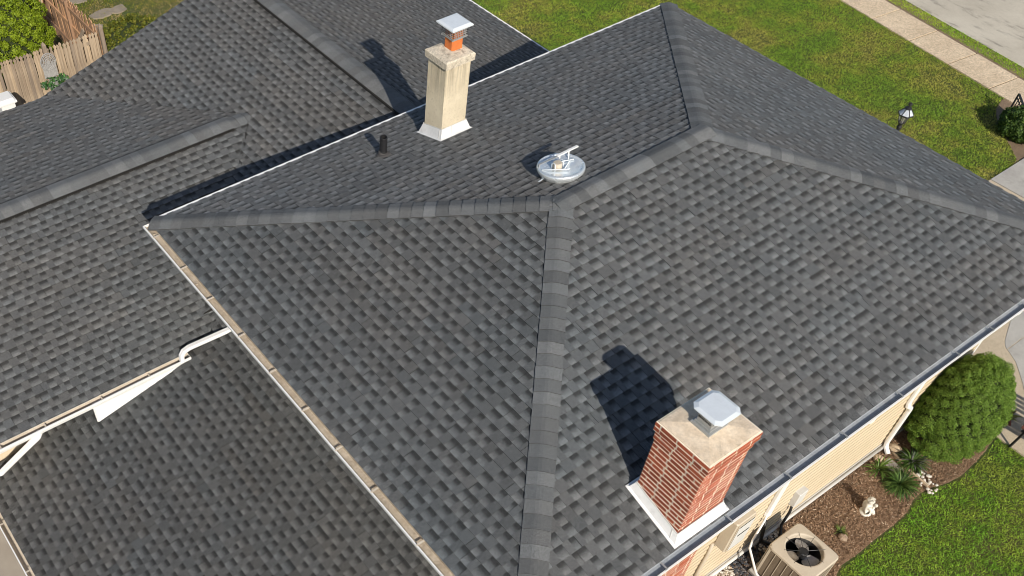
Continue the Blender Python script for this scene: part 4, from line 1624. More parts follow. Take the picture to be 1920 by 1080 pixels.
# ------------------------------------------------------------------ planting
def leaf_cloud(name, root, centers, rad, nper, size, cols, mat, seed, aspect=0.55, outward=0.6, cen=None, shape='tri'):
    rg = np.random.default_rng(seed)
    C_ = np.repeat(np.asarray(centers, float), nper, axis=0)
    n = len(C_)
    d = rg.normal(size=(n, 3))
    d /= np.linalg.norm(d, axis=1, keepdims=True)
    if cen is not None:
        o = C_ - np.asarray(cen)
        o /= np.linalg.norm(o, axis=1, keepdims=True) + 1e-9
        d = d + o * 0.75
        d /= np.linalg.norm(d, axis=1, keepdims=True)
    rr = (rg.random(n) ** 0.35)[:, None] * (np.repeat(np.asarray(rad, float), nper)[:, None] if np.ndim(rad) else rad)
    P = C_ + d * rr
    nrmv = d * outward + rg.normal(size=(n, 3)) * (1 - outward)
    nrmv /= np.linalg.norm(nrmv, axis=1, keepdims=True)
    t = np.cross(nrmv, rg.normal(size=(n, 3)))
    t /= np.linalg.norm(t, axis=1, keepdims=True)
    b = np.cross(nrmv, t)
    sz = size * rg.uniform(0.6, 1.35, n)[:, None]
    v = np.stack([P - t * sz, P + b * sz * aspect, P + t * sz, P - b * sz * aspect], 1)
    k = rg.random(n)
    cols = np.asarray(cols)
    idx = rg.integers(0, len(cols), n)
    c = cols[idx] * rg.uniform(0.75, 1.25, n)[:, None]
    ob = bulk(name, v, 4, c, mat, root, off=wloc(root))
    return ob


def ell_pts(c, r, n, seed, jit=0.08, zmin=-0.75, egg=0.0):
    rg = np.random.default_rng(seed)
    out = []
    i = 0
    ga = math.pi * (3 - math.sqrt(5))
    for k in range(n):
        z_ = 1 - 2 * (k + 0.5) / n
        if z_ < zmin:
            continue
        a = ga * k
        q = math.sqrt(1 - z_ * z_)
        s_ = 1 + rg.uniform(-jit, jit)
        e = 1 + egg * (-z_) * 0.5
        out.append((c[0] + r[0] * q * math.cos(a) * s_ * e, c[1] + r[1] * q * math.sin(a) * s_ * e, c[2] + r[2] * z_ * s_))
    return out


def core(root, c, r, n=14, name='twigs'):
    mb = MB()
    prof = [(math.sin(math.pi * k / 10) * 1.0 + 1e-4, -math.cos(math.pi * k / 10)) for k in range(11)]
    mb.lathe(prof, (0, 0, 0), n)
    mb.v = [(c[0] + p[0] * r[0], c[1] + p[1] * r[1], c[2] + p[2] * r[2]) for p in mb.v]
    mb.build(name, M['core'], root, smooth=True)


def shrub(name, label, cat, c, r, nclump, crad, nper, size, cols, seed, group=None, jit=0.06, base=None, egg=0.0, zmin=-0.8):
    zg = base if base is not None else float(gz(c[0], c[1]))
    root = thing(name, label, cat, (c[0], c[1], zg), group)
    pts = ell_pts(c, r, nclump, seed, jit, zmin, egg)
    rg = np.random.default_rng(seed + 3)
    rads = crad * rg.uniform(0.7, 1.3, len(pts))
    leaf_cloud('foliage', root, pts, rads, nper, size, cols, M['leaf'], seed, cen=c)
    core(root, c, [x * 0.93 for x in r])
    mb = MB()
    mb.tube([(c[0], c[1], zg - 0.03), (c[0] + 0.02, c[1], zg + 0.25), (c[0], c[1], c[2])], [0.05, 0.04, 0.02], 8)
    mb.build('trunk', M['bark'], root, smooth=True)
    return root


GREENS = [(0.135, 0.235, 0.028), (0.170, 0.280, 0.036), (0.100, 0.185, 0.022), (0.205, 0.310, 0.048)]
shrub('shrub', 'big rounded dark green evergreen shrub at the house corner', 'shrub', (9.70, -0.03, -3.00), (0.69, 0.55, 0.95), 300, 0.100, 520, 0.0105, GREENS, 41, jit=0.06, egg=0.30)
YEL = [(0.190, 0.265, 0.010), (0.230, 0.310, 0.014), (0.145, 0.215, 0.010), (0.270, 0.340, 0.020)]
arb = shrub('conifer_tree', 'bright yellow-green conifer rising behind the picket fence', 'tree', (1.35, 20.1, -3.3), (1.30, 1.05, 1.75), 420, 0.16, 330, 0.023, YEL, 42, jit=0.06, base=-5.0, egg=0.3)
shrub('hedge_bush', 'yellow-green bush beyond the right end of the picket fence', 'shrub', (4.75, 19.65, -4.5), (0.95, 0.72, 0.62), 160, 0.13, 80, 0.034, [(0.150, 0.160, 0.016), (0.110, 0.130, 0.014), (0.190, 0.180, 0.022), (0.080, 0.105, 0.014)], 43, base=-5.0)
shrub('boxwood_bush', 'dark clipped bush around the black railing by the sidewalk', 'shrub', (18.80, 3.98, -3.64), (0.40, 0.44, 0.27), 130, 0.10, 80, 0.03, [(0.040, 0.085, 0.014), (0.060, 0.115, 0.018), (0.085, 0.140, 0.022)], 44)
shrub('weeds', 'low weeds in shade left of the picket fence', 'plant', (0.62, 18.2, -4.7), (0.35, 0.3, 0.3), 30, 0.10, 40, 0.05, [(0.10, 0.11, 0.02), (0.14, 0.10, 0.03)], 45, base=-5.0)
shrub('fence_weeds', 'small green weed clump between the two picket fences', 'plant', (2.75, 20.3, -4.75), (0.55, 0.5, 0.28), 40, 0.10, 50, 0.045, [(0.10, 0.13, 0.02), (0.14, 0.15, 0.03), (0.07, 0.09, 0.02)], 46, base=-5.0)


def strap_plant(name, label, loc, n, length, cols, seed, arch=0.5, wd=0.011):
    """clump of arching strap leaves"""
    rg = random.Random(seed)
    root = thing(name, label, 'plant', loc)
    mb = MB()
    for i in range(n):
        a = rg.uniform(0, 2 * math.pi)
        L = length * rg.uniform(0.7, 1.15)
        el = rg.uniform(0.35, 1.35)
        d = Vector((math.cos(a), math.sin(a), 0))
        sd = Vector((-d.y, d.x, 0))
        c = rg.choice(cols)
        s_ = rg.uniform(0.7, 1.3)
        c = (c[0] * s_, c[1] * s_, c[2] * s_, 1)
        p = Vector(loc) + d * rg.uniform(0, 0.04)
        pts = [p]
        e = el
        for k in range(5):
            p = p + (d * math.cos(e) + Vector((0, 0, math.sin(e)))) * (L / 5)
            p.z = max(p.z, loc[2] + 0.012)
            pts.append(p)
            e -= arch * (0.35 + 0.2 * k)
        ws = [wd * 0.6, wd, wd, wd * 0.85, wd * 0.5, 0.001]
        for k in range(5):
            mb.face([pts[k] - sd * ws[k], pts[k] + sd * ws[k], pts[k + 1] + sd * ws[k + 1], pts[k + 1] - sd * ws[k + 1]], c)
    mb.build('leaves', M['leaf'], root)
    mb = MB()
    mb.lathe([(0.035, -0.02), (0.03, 0.03), (0.001, 0.05)], loc, 8)
    mb.build('crown', M['core'], root)
    return root


DG = [(0.050, 0.100, 0.018), (0.075, 0.140, 0.025), (0.034, 0.070, 0.014), (0.120, 0.190, 0.045)]
strap_plant('lily_turf', 'dark grassy clump nearest the lawn at the end of the wooden edging', (8.42, -0.22, G), 230, 0.32, DG, 51)
strap_plant('lily_turf', 'dark grassy clump with pale spikes tucked against the big shrub', (8.98, -0.06, G), 190, 0.30, DG + [(0.16, 0.15, 0.15)], 52)
strap_plant('day_lily', 'small bright green leafy tuft beside the downspout foot', (8.42, 0.17, G), 46, 0.30, [(0.110, 0.190, 0.030), (0.150, 0.230, 0.045), (0.080, 0.150, 0.022)], 53, wd=0.010)
strap_plant('weed', 'tiny green weed beside the brown rock in the mulch', (6.93, -0.22, G), 22, 0.12, [(0.16, 0.22, 0.05), (0.12, 0.17, 0.03)], 54, wd=0.008)
strap_plant('potted_flower', 'small red and green leafy plant at the patio edge behind the shrub', (11.10, -0.42, G), 40, 0.24, [(0.16, 0.17, 0.03), (0.24, 0.08, 0.04), (0.22, 0.20, 0.05)], 55, wd=0.028)


# ------------------------------------------------------------------ stones, chips and pebbles
def lump(name, loc, r, mat, seed, parent=None, flat=0.65):
    rg = random.Random(seed)
    mb = MB()
    n, m = 8, 5
    P = []
    for k in range(m + 1):
        th = math.pi * k / m
        ring = []
        for i in range(n):
            a = 2 * math.pi * i / n
            s_ = rg.uniform(0.84, 1.14) if 0 < k < m else 1
            ring.append((loc[0] + r * s_ * math.sin(th) * math.cos(a), loc[1] + r * s_ * math.sin(th) * math.sin(a) * rg.uniform(0.9, 1.05), loc[2] + r * flat * (-math.cos(th)) * (s_ if k else 1)))
        P.append(ring)
    for a, b in zip(P[:-1], P[1:]):
        for i in range(n):
            j = (i + 1) % n
            mb.face([a[i], a[j], b[j], b[i]])
    o = mb.build(name, mat, parent, off=loc, smooth=False, loc=loc)
    return o


tag(lump('rock', (6.86, -0.31, G + 0.035), 0.075, M['rock'], 61), 'brown rock in the mulch beside the air conditioner', 'stone')
tag(lump('rock', (6.42, -0.36, G + 0.02), 0.055, M['stone'], 62), 'small pale stone half hidden by the air conditioner corner', 'stone')
tag(lump('round_stone', (8.60, 0.31, G + 0.03), 0.085, M['stone'], 63), 'round tan stone left of the downspout foot', 'stone')
tag(lump('round_stone', (8.99, 0.28, G + 0.03), 0.10, M['stone'], 64), 'round tan stone right of the downspout foot', 'stone')
tag(lump('rock', (4.93, 0.16, G + 0.02), 0.05, M['copper'], 66), 'orange stone among the pebbles', 'stone')
tag(lump('rock', (4.62, 0.30, G + 0.02), 0.13, M['stone'], 67), 'flat tan stone at the foot of the wall', 'stone')
rg = random.Random(65)
for k in range(30):
    u_, v_ = rg.uniform(-0.1, 1.1), rg.gauss(0, 0.07)
    x, y = 8.72 + 0.22 * u_ + v_ * 0.5, -0.60 + 0.26 * u_ - v_ + 0.02
    tag(lump('white_stone', (x, y, G + 0.02 + 0.02 * rg.random()), rg.uniform(0.016, 0.034), M['whitestone'], 70 + k), 'white stone in the small pile at the bed edge beside the grassy clumps', 'stone', 'white stones piled at the bed edge')
# wooden edging and splash channel below the downspout
mb = MB()
mb.bar((8.90, 0.24, G + 0.02), (8.80, -0.12, G + 0.02), 0.035, 0.05)
mb.bar((8.80, -0.13, G + 0.02), (8.78, -0.50, G + 0.02), 0.035, 0.05)
tag(mb.build('edging_board', M['stone']), 'thin tan edging strip running from the downspout to the lawn', 'edging')
mb = MB()
mb.hexa([(8.52, 0.22, G - 0.02), (8.55, -0.22, G - 0.02), (8.78, -0.22, G - 0.02), (8.80, 0.22, G - 0.02)], [(8.56, 0.20, G + 0.02), (8.58, -0.2, G + 0.012), (8.75, -0.2, G + 0.012), (8.77, 0.20, G + 0.02)])
mb.bar((8.55, 0.20, G + 0.02), (8.57, -0.20, G + 0.012), 0.02, 0.04)
tag(mb.build('splash_block', M['patio']), 'grey splash block under the downspout outlet', 'splash block')

PG = np.random.default_rng(77)
IC = []
t_ = (1 + 5 ** 0.5) / 2
IV = np.array([(-1, t_, 0), (1, t_, 0), (-1, -t_, 0), (1, -t_, 0), (0, -1, t_), (0, 1, t_), (0, -1, -t_), (0, 1, -t_), (t_, 0, -1), (t_, 0, 1), (-t_, 0, -1), (-t_, 0, 1)], float)
IV /= np.linalg.norm(IV[0])
IF = np.array([(0, 11, 5), (0, 5, 1), (0, 1, 7), (0, 7, 10), (0, 10, 11), (1, 5, 9), (5, 11, 4), (11, 10, 2), (10, 7, 6), (7, 1, 8), (3, 9, 4), (3, 4, 2), (3, 2, 6), (3, 6, 8), (3, 8, 9), (4, 9, 5), (2, 4, 11), (6, 2, 10), (8, 6, 7), (9, 8, 1)])


def pebbles(name, poly, n, rmin, rmax, cols, label, cat, zoff=0.0):
    xs, ys = [p[0] for p in poly], [p[1] for p in poly]
    X = PG.uniform(min(xs), max(xs), n * 4)
    Y = PG.uniform(min(ys), max(ys), n * 4)
    k = in_poly(X, Y, poly)
    X, Y = X[k][:n], Y[k][:n]
    n = len(X)
    r = PG.uniform(rmin, rmax, n)
    sc = np.stack([r * PG.uniform(0.8, 1.3, n), r * PG.uniform(0.7, 1.1, n), r * PG.uniform(0.5, 0.8, n)], 1)
    a = PG.uniform(0, 6.28, n)
    V = IV[None] * sc[:, None, :] * PG.uniform(0.85, 1.15, (n, 12, 1))
    x = V[..., 0] * np.cos(a)[:, None] - V[..., 1] * np.sin(a)[:, None]
    y = V[..., 0] * np.sin(a)[:, None] + V[..., 1] * np.cos(a)[:, None]
    V = np.stack([x + X[:, None], y + Y[:, None], V[..., 2] + G + zoff + (r * 0.4 + PG.uniform(0, 0.012, n))[:, None]], -1)
    tri = V[:, IF, :].reshape(-1, 3, 3)
    c = np.asarray(cols)[PG.integers(0, len(cols), n)] * PG.uniform(0.7, 1.2, n)[:, None]
    o = bulk(name, tri, 3, np.repeat(c, 20, axis=0), M['pebble'], None, 'stuff')
    tag(o, label, cat)
    return o


DARK = [(0.05, 0.055, 0.065), (0.09, 0.09, 0.10), (0.03, 0.033, 0.04), (0.16, 0.15, 0.15), (0.12, 0.09, 0.075)]
PALE = [(0.62, 0.56, 0.46), (0.50, 0.42, 0.32), (0.72, 0.68, 0.60), (0.38, 0.28, 0.19), (0.58, 0.54, 0.48)]
pebbles('dark_pebbles', [(5.10, 0.42), (5.02, 0.20), (5.02, -0.15), (5.22, -0.2), (5.26, 0.12), (5.9, 0.16), (6.12, 0.40)], 900, 0.013, 0.028, DARK, 'bed of dark grey pebbles between the wall and the air conditioner', 'pebbles')
pebbles('pale_pebbles', [(4.55, 0.42), (5.10, 0.42), (5.04, 0.1), (5.04, -0.3), (4.5, -0.3)], 700, 0.012, 0.026, PALE, 'patch of pale cream pebbles left of the dark ones', 'pebbles')
pebbles('mixed_pebbles', [(5.62, 0.40), (6.1, 0.42), (6.2, 0.30), (5.95, 0.12), (5.7, 0.14)], 150, 0.014, 0.028, PALE, 'scatter of pale pebbles around the black pipes', 'pebbles', 0.012)

# mulch chips
BEDP = BED
N_ = 26000
X = PG.uniform(4.2, 10.6, N_)
Y = PG.uniform(-0.70, 0.45, N_)
k = in_poly(X, Y, BEDP) & ~((X < 6.05) & (X > 5.1) & (Y < 0.2))
X, Y = X[k], Y[k]
n = len(X)
a = PG.uniform(0, 6.28, n)
ln_, wd_ = PG.uniform(0.008, 0.024, n), PG.uniform(0.003, 0.007, n)
t1 = np.stack([np.cos(a), np.sin(a), PG.uniform(-0.5, 0.5, n)], 1) * ln_[:, None]
t2 = np.stack([-np.sin(a), np.cos(a), PG.uniform(-0.7, 0.7, n)], 1) * wd_[:, None]
P_ = np.stack([X, Y, np.full(n, G) + PG.uniform(-0.004, 0.018, n)], 1)
V = np.stack([P_ - t1 - t2, P_ + t1 - t2, P_ + t1 + t2, P_ - t1 + t2], 1)
cc = np.array([(0.23, 0.142, 0.085), (0.30, 0.19, 0.118), (0.165, 0.098, 0.058), (0.38, 0.265, 0.175), (0.50, 0.39, 0.28)])
c = cc[PG.choice(5, n, p=[0.34, 0.30, 0.22, 0.11, 0.03])] * PG.uniform(0.8, 1.2, n)[:, None]
tag(bulk('mulch_chips', V, 4, c, M['chips'], None, 'stuff'), 'brown shredded mulch covering the planting bed', 'mulch')


# ------------------------------------------------------------------ grass
def grass(name, poly, excl, dens, hgt, wdt, pal, label, zf=None, patch=1.0, lean=1.5, seed=5):
    rg = np.random.default_rng(seed)
    xs, ys = [p[0] for p in poly], [p[1] for p in poly]
    area = (max(xs) - min(xs)) * (max(ys) - min(ys))
    n = int(area * dens)
    X, Y = rg.uniform(min(xs), max(xs), n), rg.uniform(min(ys), max(ys), n)
    k = in_poly(X, Y, poly)
    for e in excl:
        k &= ~in_poly(X, Y, e)
    X, Y = X[k], Y[k]
    m1 = vnoise(X, Y, 1.1) * 0.45 + vnoise(X + 31, Y + 7, 3.1) * 0.35 + vnoise(X + 3, Y + 77, 9.0) * 0.20
    keep = rg.random(len(X)) < np.clip(1.30 - patch * np.clip(m1 - 0.5, 0, 1) * 2.4, 0.25, 1)
    X, Y, m1 = X[keep], Y[keep], m1[keep]
    n = len(X)
    Z = gz(X, Y) if zf is None else np.full(n, zf)
    # blades of one tuft lean the same way
    ang = vnoise(X + 11, Y + 5, 22.0) * 14.0 + rg.normal(0, 1.3, n)
    ln = lean * rg.uniform(0.3, 1.4, n)
    h = hgt * rg.uniform(0.55, 1.3, n) * (1.12 - 0.35 * m1)
    d = np.stack([np.cos(ang) * ln, np.sin(ang) * ln, np.ones(n)], 1)
    d /= np.linalg.norm(d, axis=1, keepdims=True)
    fa = rg.uniform(0, 6.28, n)
    sd = np.stack([np.cos(fa), np.sin(fa), np.zeros(n)], 1) * (wdt * rg.uniform(0.6, 1.3, n))[:, None]
    B = np.stack([X, Y, Z - 0.015], 1)
    T = B + d * h[:, None]
    Vv = np.stack([B - sd, B + sd, T], 1)
    pal = np.asarray(pal)
    t = np.clip((m1 - 0.32) / 0.36 + rg.normal(0, 0.20, n), 0, 0.999) * (len(pal) - 1)
    i = t.astype(int)
    f = (t - i)[:, None]
    cl = vnoise(X + 51, Y + 17, 13.0) * 0.5 + vnoise(X + 91, Y + 47, 27.0) * 0.5
    c = (pal[i] * (1 - f) + pal[np.minimum(i + 1, len(pal) - 1)] * f) * (rg.uniform(0.68, 1.34, n) * (0.60 + 0.80 * cl))[:, None]
    o = bulk(name, Vv, 3, c, M['blade'], None, 'stuff')
    tag(o, label, 'grass')
    return o


FRONT = [(12.3, 17.0), (11.2, 12.0), (11.2, 9.0), (13.8, 3.47), (17.9, 3.42), (18.88, 4.56), (19.86, 5.0), st(6, -0.01), st(10, -0.01)]
PAL_F = [(0.205, 0.345, 0.040), (0.270, 0.375, 0.047), (0.330, 0.390, 0.056), (0.430, 0.405, 0.090)]
grass('lawn_grass', FRONT, [RBED], 3000, 0.052, 0.0080, PAL_F, 'patchy green and straw lawn between the house and the sidewalk', seed=6)
SIDE = [(5.2, -3.6), (5.85, -0.86), (6.45, -0.64), (6.9, -0.66), (7.27, -0.65), (7.7, -0.66), (8.1, -0.64), (8.36, -0.56), (8.62, -0.54), (8.9, -0.60), (9.15, -0.68), (9.45, -0.72), (9.8, -0.70), (10.2, -0.66), (10.62, -0.58), (10.60, -1.10), (12.5, -1.12), (12.5, -3.6)]
PAL_S = [(0.165, 0.345, 0.030), (0.210, 0.385, 0.036), (0.260, 0.405, 0.043), (0.330, 0.415, 0.062)]
grass('side_grass', SIDE, [], 4400, 0.050, 0.0068, PAL_S, 'lush green lawn below the planting bed and patio', seed=7, patch=0.4)
PAL_V = [(0.27, 0.47, 0.022), (0.33, 0.52, 0.028), (0.40, 0.55, 0.036)]
grass('verge_grass', [st(-4, 1.10), st(-4, 1.50), st(5, 1.50), st(5, 1.10)], [], 4200, 0.055, 0.006, PAL_V, 'narrow bright green grass strip between sidewalk and road', seed=8, patch=0.2)
PAL_B = [(0.170, 0.220, 0.024), (0.240, 0.250, 0.030), (0.330, 0.270, 0.080), (0.380, 0.290, 0.140)]
grass('back_grass', [(3.75, 19.2), (3.75, 26.0), (9.0, 26.0), (9.0, 18.4), (5, 18.4)], [], 1300, 0.07, 0.009, PAL_B, 'thin yellowish lawn beyond the fence', seed=9, patch=1.3)
grass('fence_grass', [(1.0, 19.0), (3.4, 19.0), (3.4, 24.0), (1.9, 24.0)], [], 350, 0.06, 0.009, PAL_B, 'sparse dry grass between the two fences', seed=10, patch=1.3)

# ------------------------------------------------------------------ lamp post
LX, LY = 14.52, 4.78
lp = thing('lamp_post', 'black lantern lamp post with glass panes on the front lawn', 'lamp post', (LX, LY, G))
mb = MB()
mb.lathe([(0.07, -0.03), (0.07, 0.02), (0.045, 0.06), (0.038, 0.10), (0.036, 1.46), (0.05, 1.475), (0.05, 1.50), (0.036, 1.515), (0.036, 1.57)], (LX, LY, G), 14)
mb.build('post', M['black'], lp, smooth=False)
zb0, zb1 = G + 1.60, G + 1.79
mb = MB()
mb.lathe([(0.001, 1.57), (0.055, 1.572), (0.068, 1.585), (0.068, 1.60), (0.001, 1.602)], (LX, LY, G), 6)
for k in range(6):
    a = math.pi / 3 * k
    mb.bar((LX + 0.066 * math.cos(a), LY + 0.066 * math.sin(a), zb0), (LX + 0.108 * math.cos(a), LY + 0.108 * math.sin(a), zb1), 0.010, 0.010)
mb.build('lantern_frame', M['black'], lp)
mb = MB()
for k in range(6):
    a, b = math.pi / 3 * k, math.pi / 3 * (k + 1)
    mb.face([(LX + 0.064 * math.cos(a), LY + 0.064 * math.sin(a), zb0), (LX + 0.064 * math.cos(b), LY + 0.064 * math.sin(b), zb0), (LX + 0.105 * math.cos(b), LY + 0.105 * math.sin(b), zb1), (LX + 0.105 * math.cos(a), LY + 0.105 * math.sin(a), zb1)])
mb.build('glass_pane', M['glass'], lp)
mb = MB()
for k in range(3):
    a = 2.1 * k
    mb.tube([(LX + 0.025 * math.cos(a), LY + 0.025 * math.sin(a), zb0), (LX + 0.025 * math.cos(a), LY + 0.025 * math.sin(a), zb0 + 0.12)], 0.010, 8)
mb.build('candle_bulb', M['gut_cream'], lp)
mb = MB()
mb.lathe([(0.150, 1.785), (0.150, 1.800), (0.055, 1.905), (0.05, 1.925)], (LX, LY, G), 6)
mb.build('lantern_roof', M['lantern'], lp)
mb = MB()
mb.lathe([(0.156, 1.778), (0.156, 1.800), (0.146, 1.804)], (LX, LY, G), 6)
for k in range(6):
    a = math.pi / 3 * k + 0.0
    mb.bar((LX + 0.152 * math.cos(a), LY + 0.152 * math.sin(a), G + 1.80), (LX + 0.055 * math.cos(a), LY + 0.055 * math.sin(a), G + 1.908), 0.014, 0.010)
mb.lathe([(0.066, 1.905), (0.066, 1.925), (0.035, 1.945), (0.018, 1.955), (0.018, 1.975), (0.034, 1.985), (0.040, 2.005), (0.030, 2.03), (0.001, 2.045)], (LX, LY, G), 12)
mb.build('roof_rim', M['black'], lp)

# ------------------------------------------------------------------ railing by the street bed
rl = thing('railing', 'short black iron railing standing in the dark bush by the sidewalk', 'railing', (19.0, 4.3, G))
ra, rb = Vector((19.38, 4.61, -3.40)), Vector((18.66, 3.96, -3.40))
mb = MB()
mb.bar(ra, rb, 0.04, 0.02)
mb.build('top_rail', M['black'], rl)
mb = MB()
mb.bar(ra + Vector((0, 0, -0.09)), rb + Vector((0, 0, -0.09)), 0.02, 0.016)
mb.build('lower_rail', M['black'], rl)
for k in range(9):
    p = ra.lerp(rb, k / 8)
    mb = MB()
    wdp = 0.032 if k in (0, 8) else 0.016
    mb.box(p.x - wdp / 2, p.x + wdp / 2, p.y - wdp / 2, p.y + wdp / 2, G - 0.02, -3.405)
    mb.build('post' if k in (0, 8) else 'baluster', M['black'], rl)

# ------------------------------------------------------------------ bench chair at the right edge
bx, by = 10.62, -0.80
bn = thing('bench', 'dark slatted bench with a black leg on the patio at the right edge', 'bench', (bx + 0.25, by - 0.6, G))
fx, fy = Vector((0.12, -0.99, 0)).normalized(), Vector((0.99, 0.12, 0)).normalized()
def bp(a, b, z):
    return Vector((bx, by, 0)) + fx * a + fy * b + Vector((0, 0, z))
for a in (0.04, 1.16):
    mb = MB()
    mb.bar(bp(a - 0.04, -0.02, G), bp(a, 0.06, G + 0.44), 0.03, 0.035)
    mb.bar(bp(a - 0.04, 0.44, G), bp(a, 0.36, G + 0.44), 0.03, 0.035)
    mb.bar(bp(a, 0.0, G + 0.44), bp(a, 0.44, G + 0.44), 0.03, 0.03)
    mb.build('leg_frame', M['black'], bn)
for k in range(5):
    mb = MB()
    mb.bar(bp(-0.05, 0.02 + k * 0.095, G + 0.47), bp(1.3, 0.02 + k * 0.095, G + 0.47), 0.072, 0.025)
    mb.build('seat_slat', M['brownwood'], bn)
for k in range(4):
    mb = MB()
    mb.bar(bp(-0.05, 0.47 + k * 0.035, G + 0.56 + k * 0.095), bp(1.3, 0.47 + k * 0.035, G + 0.56 + k * 0.095), 0.022, 0.072)
    mb.build('back_slat', M['brownwood'], bn)

# ------------------------------------------------------------------ back fences
def picket_mesh(hgt, wdt, seed):
    r = random.Random(seed)
    mb = MB()
    w2 = wdt / 2
    hs = [0.0, hgt - 0.14, hgt - 0.12, hgt - 0.085, hgt - 0.05, hgt]
    ws = [w2, w2, w2 * 0.62, w2 * 0.62, w2, w2 * 0.12]
    t = 0.010
    L_f = [(-ws[k], -t, hs[k]) for k in range(6)]
    R_f = [(ws[k], -t, hs[k]) for k in range(6)]
    for k in range(5):
        mb.face([L_f[k], R_f[k], R_f[k + 1], L_f[k + 1]])
        mb.face([(p[0], t, p[2]) for p in (R_f[k], L_f[k], L_f[k + 1], R_f[k + 1])])
        mb.face([L_f[k + 1], (L_f[k + 1][0], t, L_f[k + 1][2]), (L_f[k][0], t, L_f[k][2]), L_f[k]])
        mb.face([R_f[k], (R_f[k][0], t, R_f[k][2]), (R_f[k + 1][0], t, R_f[k + 1][2]), R_f[k + 1]])
    mb.face([L_f[5], R_f[5], (R_f[5][0], t, hgt), (L_f[5][0], t, hgt)])
    return mb


def picket_fence(name, label, p0, p1, nrm_, hgt, wdt, gap, mat, seed, wob=0.02, group=None, rail_side=1, tilt=0.0):
    p0, p1 = Vector(p0), Vector(p1)
    root = thing(name, label, 'fence', p0, group)
    d = (p1 - p0)
    L = d.length
    d.normalize()
    ang = math.atan2(d.y, d.x)
    meshes = []
    for k in range(4):
        mb = picket_mesh(hgt, wdt * (0.9 + 0.07 * k), seed + k)
        me = bpy.data.meshes.new('picket')
        me.from_pydata(mb.v, [], mb.f)
        me.materials.append(mat)
        meshes.append(me)
    r = random.Random(seed)
    s = 0.0
    while s < L:
        o = link('picket', r.choice(meshes), root, d * s + Vector((0, 0, r.uniform(-wob, wob) - 0.03)))
        o.rotation_euler = (r.gauss(0, 0.012) + tilt, r.gauss(0, wob * 0.9), ang + r.gauss(0, 0.05))
        s += wdt + gap * r.uniform(0.3, 1.7)
    nv = Vector(nrm_).normalized()
    for zz in (0.35, 1.0, 1.52):
        mb = MB()
        mb.bar(p0 + nv * 0.045 * rail_side + Vector((0, 0, zz)), p1 + nv * 0.045 * rail_side + Vector((0, 0, zz)), 0.04, 0.085)
        mb.build('rail', mat, root)
    return root, nv


f1, nv1 = picket_fence('picket_fence', 'weathered wooden picket fence facing the house with dog-eared tops', (0.95, 18.76, -5.0), (3.52, 18.70, -5.0), (0, 1, 0), 1.80, 0.078, 0.003, M['picket'], 81, wob=0.009)
for x in (2.18, 3.62):
    mb = MB()
    mb.bbox(x - 0.05, x + 0.05, 18.67, 18.77, -5.05, -3.16 if x > 3 else -3.13, 0.012)
    mb.lathe([(0.062, 0.0), (0.062, 0.02), (0.03, 0.06), (0.001, 0.10)], (x, 18.72, -3.16), 4)
    mb.build('post', M['picket'], f1)
f2, nv2 = picket_fence('side_fence', 'leaning reddish picket fence running back from the corner post', (3.60, 18.95, -5.0), (3.62, 25.5, -5.0), (1, 0, 0), 1.80, 0.10, 0.010, M['picket2'], 91, wob=0.022, rail_side=-1)
for y in (20.6, 22.7, 24.8):
    mb = MB()
    mb.bbox(3.49, 3.58, y - 0.045, y + 0.045, -5.05, -3.3, 0.01)
    mb.build('post', M['picket2'], f2)
# loose rails leaning on the fence
for k, (a, b) in enumerate((((2.95, 21.6, -4.95), (3.45, 21.9, -3.25)), ((2.75, 22.4, -4.95), (3.50, 23.2, -3.4)), ((3.10, 20.3, -4.95), (3.46, 19.5, -3.55)))):
    mb = MB()
    mb.bar(a, b, 0.10, 0.03, (1, 0, 0))
    tag(mb.build('loose_board', M['picket']), ('loose grey board leaning on the reddish side fence', 'loose board leaning on the far part of the side fence', 'short board leaning by the fence corner')[k], 'board')
# wicker plaque and hanging ivy on the near fence
pq = thing('wall_plaque', 'round-topped grey wicker plaque hung on the picket fence', 'plaque', (2.17, 18.66, -3.7))
mb = MB()
for r_ in (0.035, 0.075, 0.115, 0.155, 0.185):
    pts = [(2.17 + r_ * math.cos(R(a)), 18.655, -3.56 + 1.25 * r_ * math.sin(R(a))) for a in range(0, 361, 15)]
    mb.tube(pts, 0.011, 6)
for a in range(0, 360, 30):
    mb.tube([(2.17, 18.65, -3.56), (2.17 + 0.185 * math.cos(R(a)), 18.65, -3.56 + 0.23 * math.sin(R(a)))], 0.007, 5)
mb.build('wicker_ring', M['wicker'], pq)
mb = MB()
mb.hexa([(2.0, 18.68, -3.95), (2.34, 18.68, -3.95), (2.33, 18.68, -3.6), (2.01, 18.68, -3.6)], [(2.0, 18.665, -3.95), (2.34, 18.665, -3.95), (2.33, 18.665, -3.6), (2.01, 18.665, -3.6)])
mb.build('back_board', M['wicker'], pq)
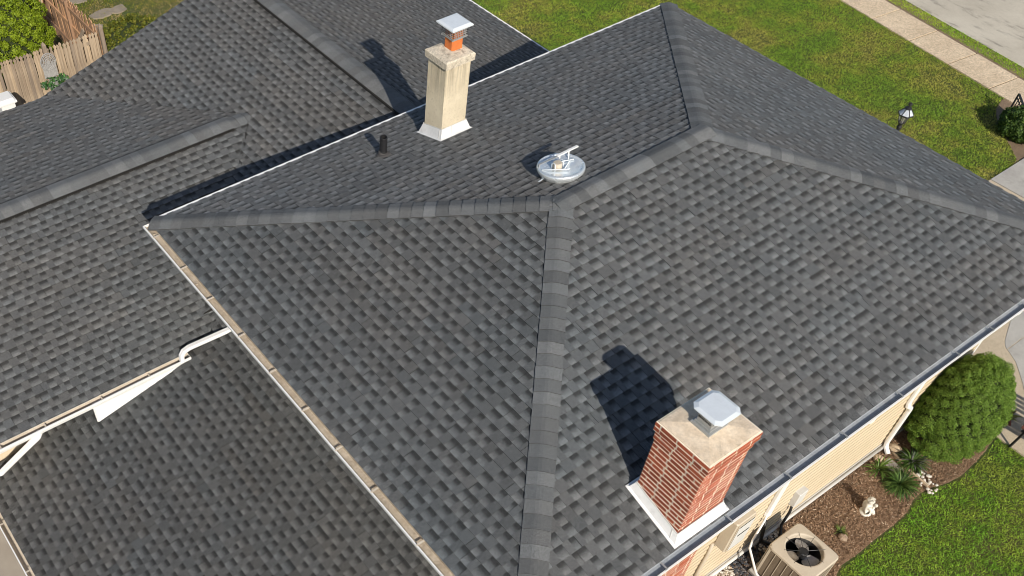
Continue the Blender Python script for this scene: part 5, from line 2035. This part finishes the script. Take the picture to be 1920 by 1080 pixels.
iv = thing('hanging_plant', 'green leafy hanging plant in a basket on the picket fence', 'plant', (2.17, 18.55, -3.95))
rg2 = np.random.default_rng(99)
pc_ = [(2.17 + rg2.normal(0, 0.17), 18.52 + rg2.normal(0, 0.06), -3.93 - abs(rg2.normal(0, 0.15))) for _ in range(34)]
leaf_cloud('foliage', iv, pc_, 0.09, 14, 0.042, [(0.055, 0.150, 0.040), (0.085, 0.190, 0.050), (0.035, 0.100, 0.035), (0.20, 0.25, 0.19)], M['leaf'], 98)
mb = MB()
mb.lathe([(0.001, -0.14), (0.09, -0.12), (0.13, 0.0), (0.12, 0.0)], (2.17, 18.55, -3.95), 14)
mb.build('basket', M['wicker'], iv)
# white fence post at the left edge
wp = thing('fence_post', 'white vinyl post with a flat stepped cap at the left edge', 'post', (0.66, 17.45, -5.0))
mb = MB()
mb.bbox(0.50, 0.82, 17.27, 17.60, -5.02, -3.36, 0.008)
mb.build('shaft', M['white'], wp)
mb = MB()
mb.bbox(0.45, 0.87, 17.22, 17.65, -3.355, -3.31, 0.01)
mb.bbox(0.49, 0.83, 17.26, 17.61, -3.308, -3.25, 0.02)
mb.build('cap', M['white'], wp)
# flagstones in the back lawn
for k, (x, y, sx_, sy_, rz) in enumerate(((5.10, 22.5, 0.42, 0.26, 0.4), (5.60, 22.45, 0.34, 0.24, 0.9), (4.55, 21.9, 0.30, 0.28, 0.2), (4.9, 23.6, 0.34, 0.26, 1.2))):
    mb = MB()
    pts = [(x + math.cos(a + rz) * sx_ * (0.85 + 0.15 * math.sin(3 * a + k)), y + math.sin(a + rz) * sy_ * (0.9 + 0.1 * math.cos(2 * a + k))) for a in [math.pi / 4 * i for i in range(8)]]
    zz = float(gz(x, y)) + 0.02
    mb.hexa([(p[0], p[1], zz - 0.06) for p in pts], [(p[0], p[1], zz) for p in pts])
    tag(mb.build('flagstone', M['slab']), ('grey flagstone nearest the hedge bush in the back lawn', 'grey flagstone lying rightmost in the back lawn', 'small grey flagstone close to the side fence', 'grey flagstone farthest back in the lawn')[k], 'flagstone')
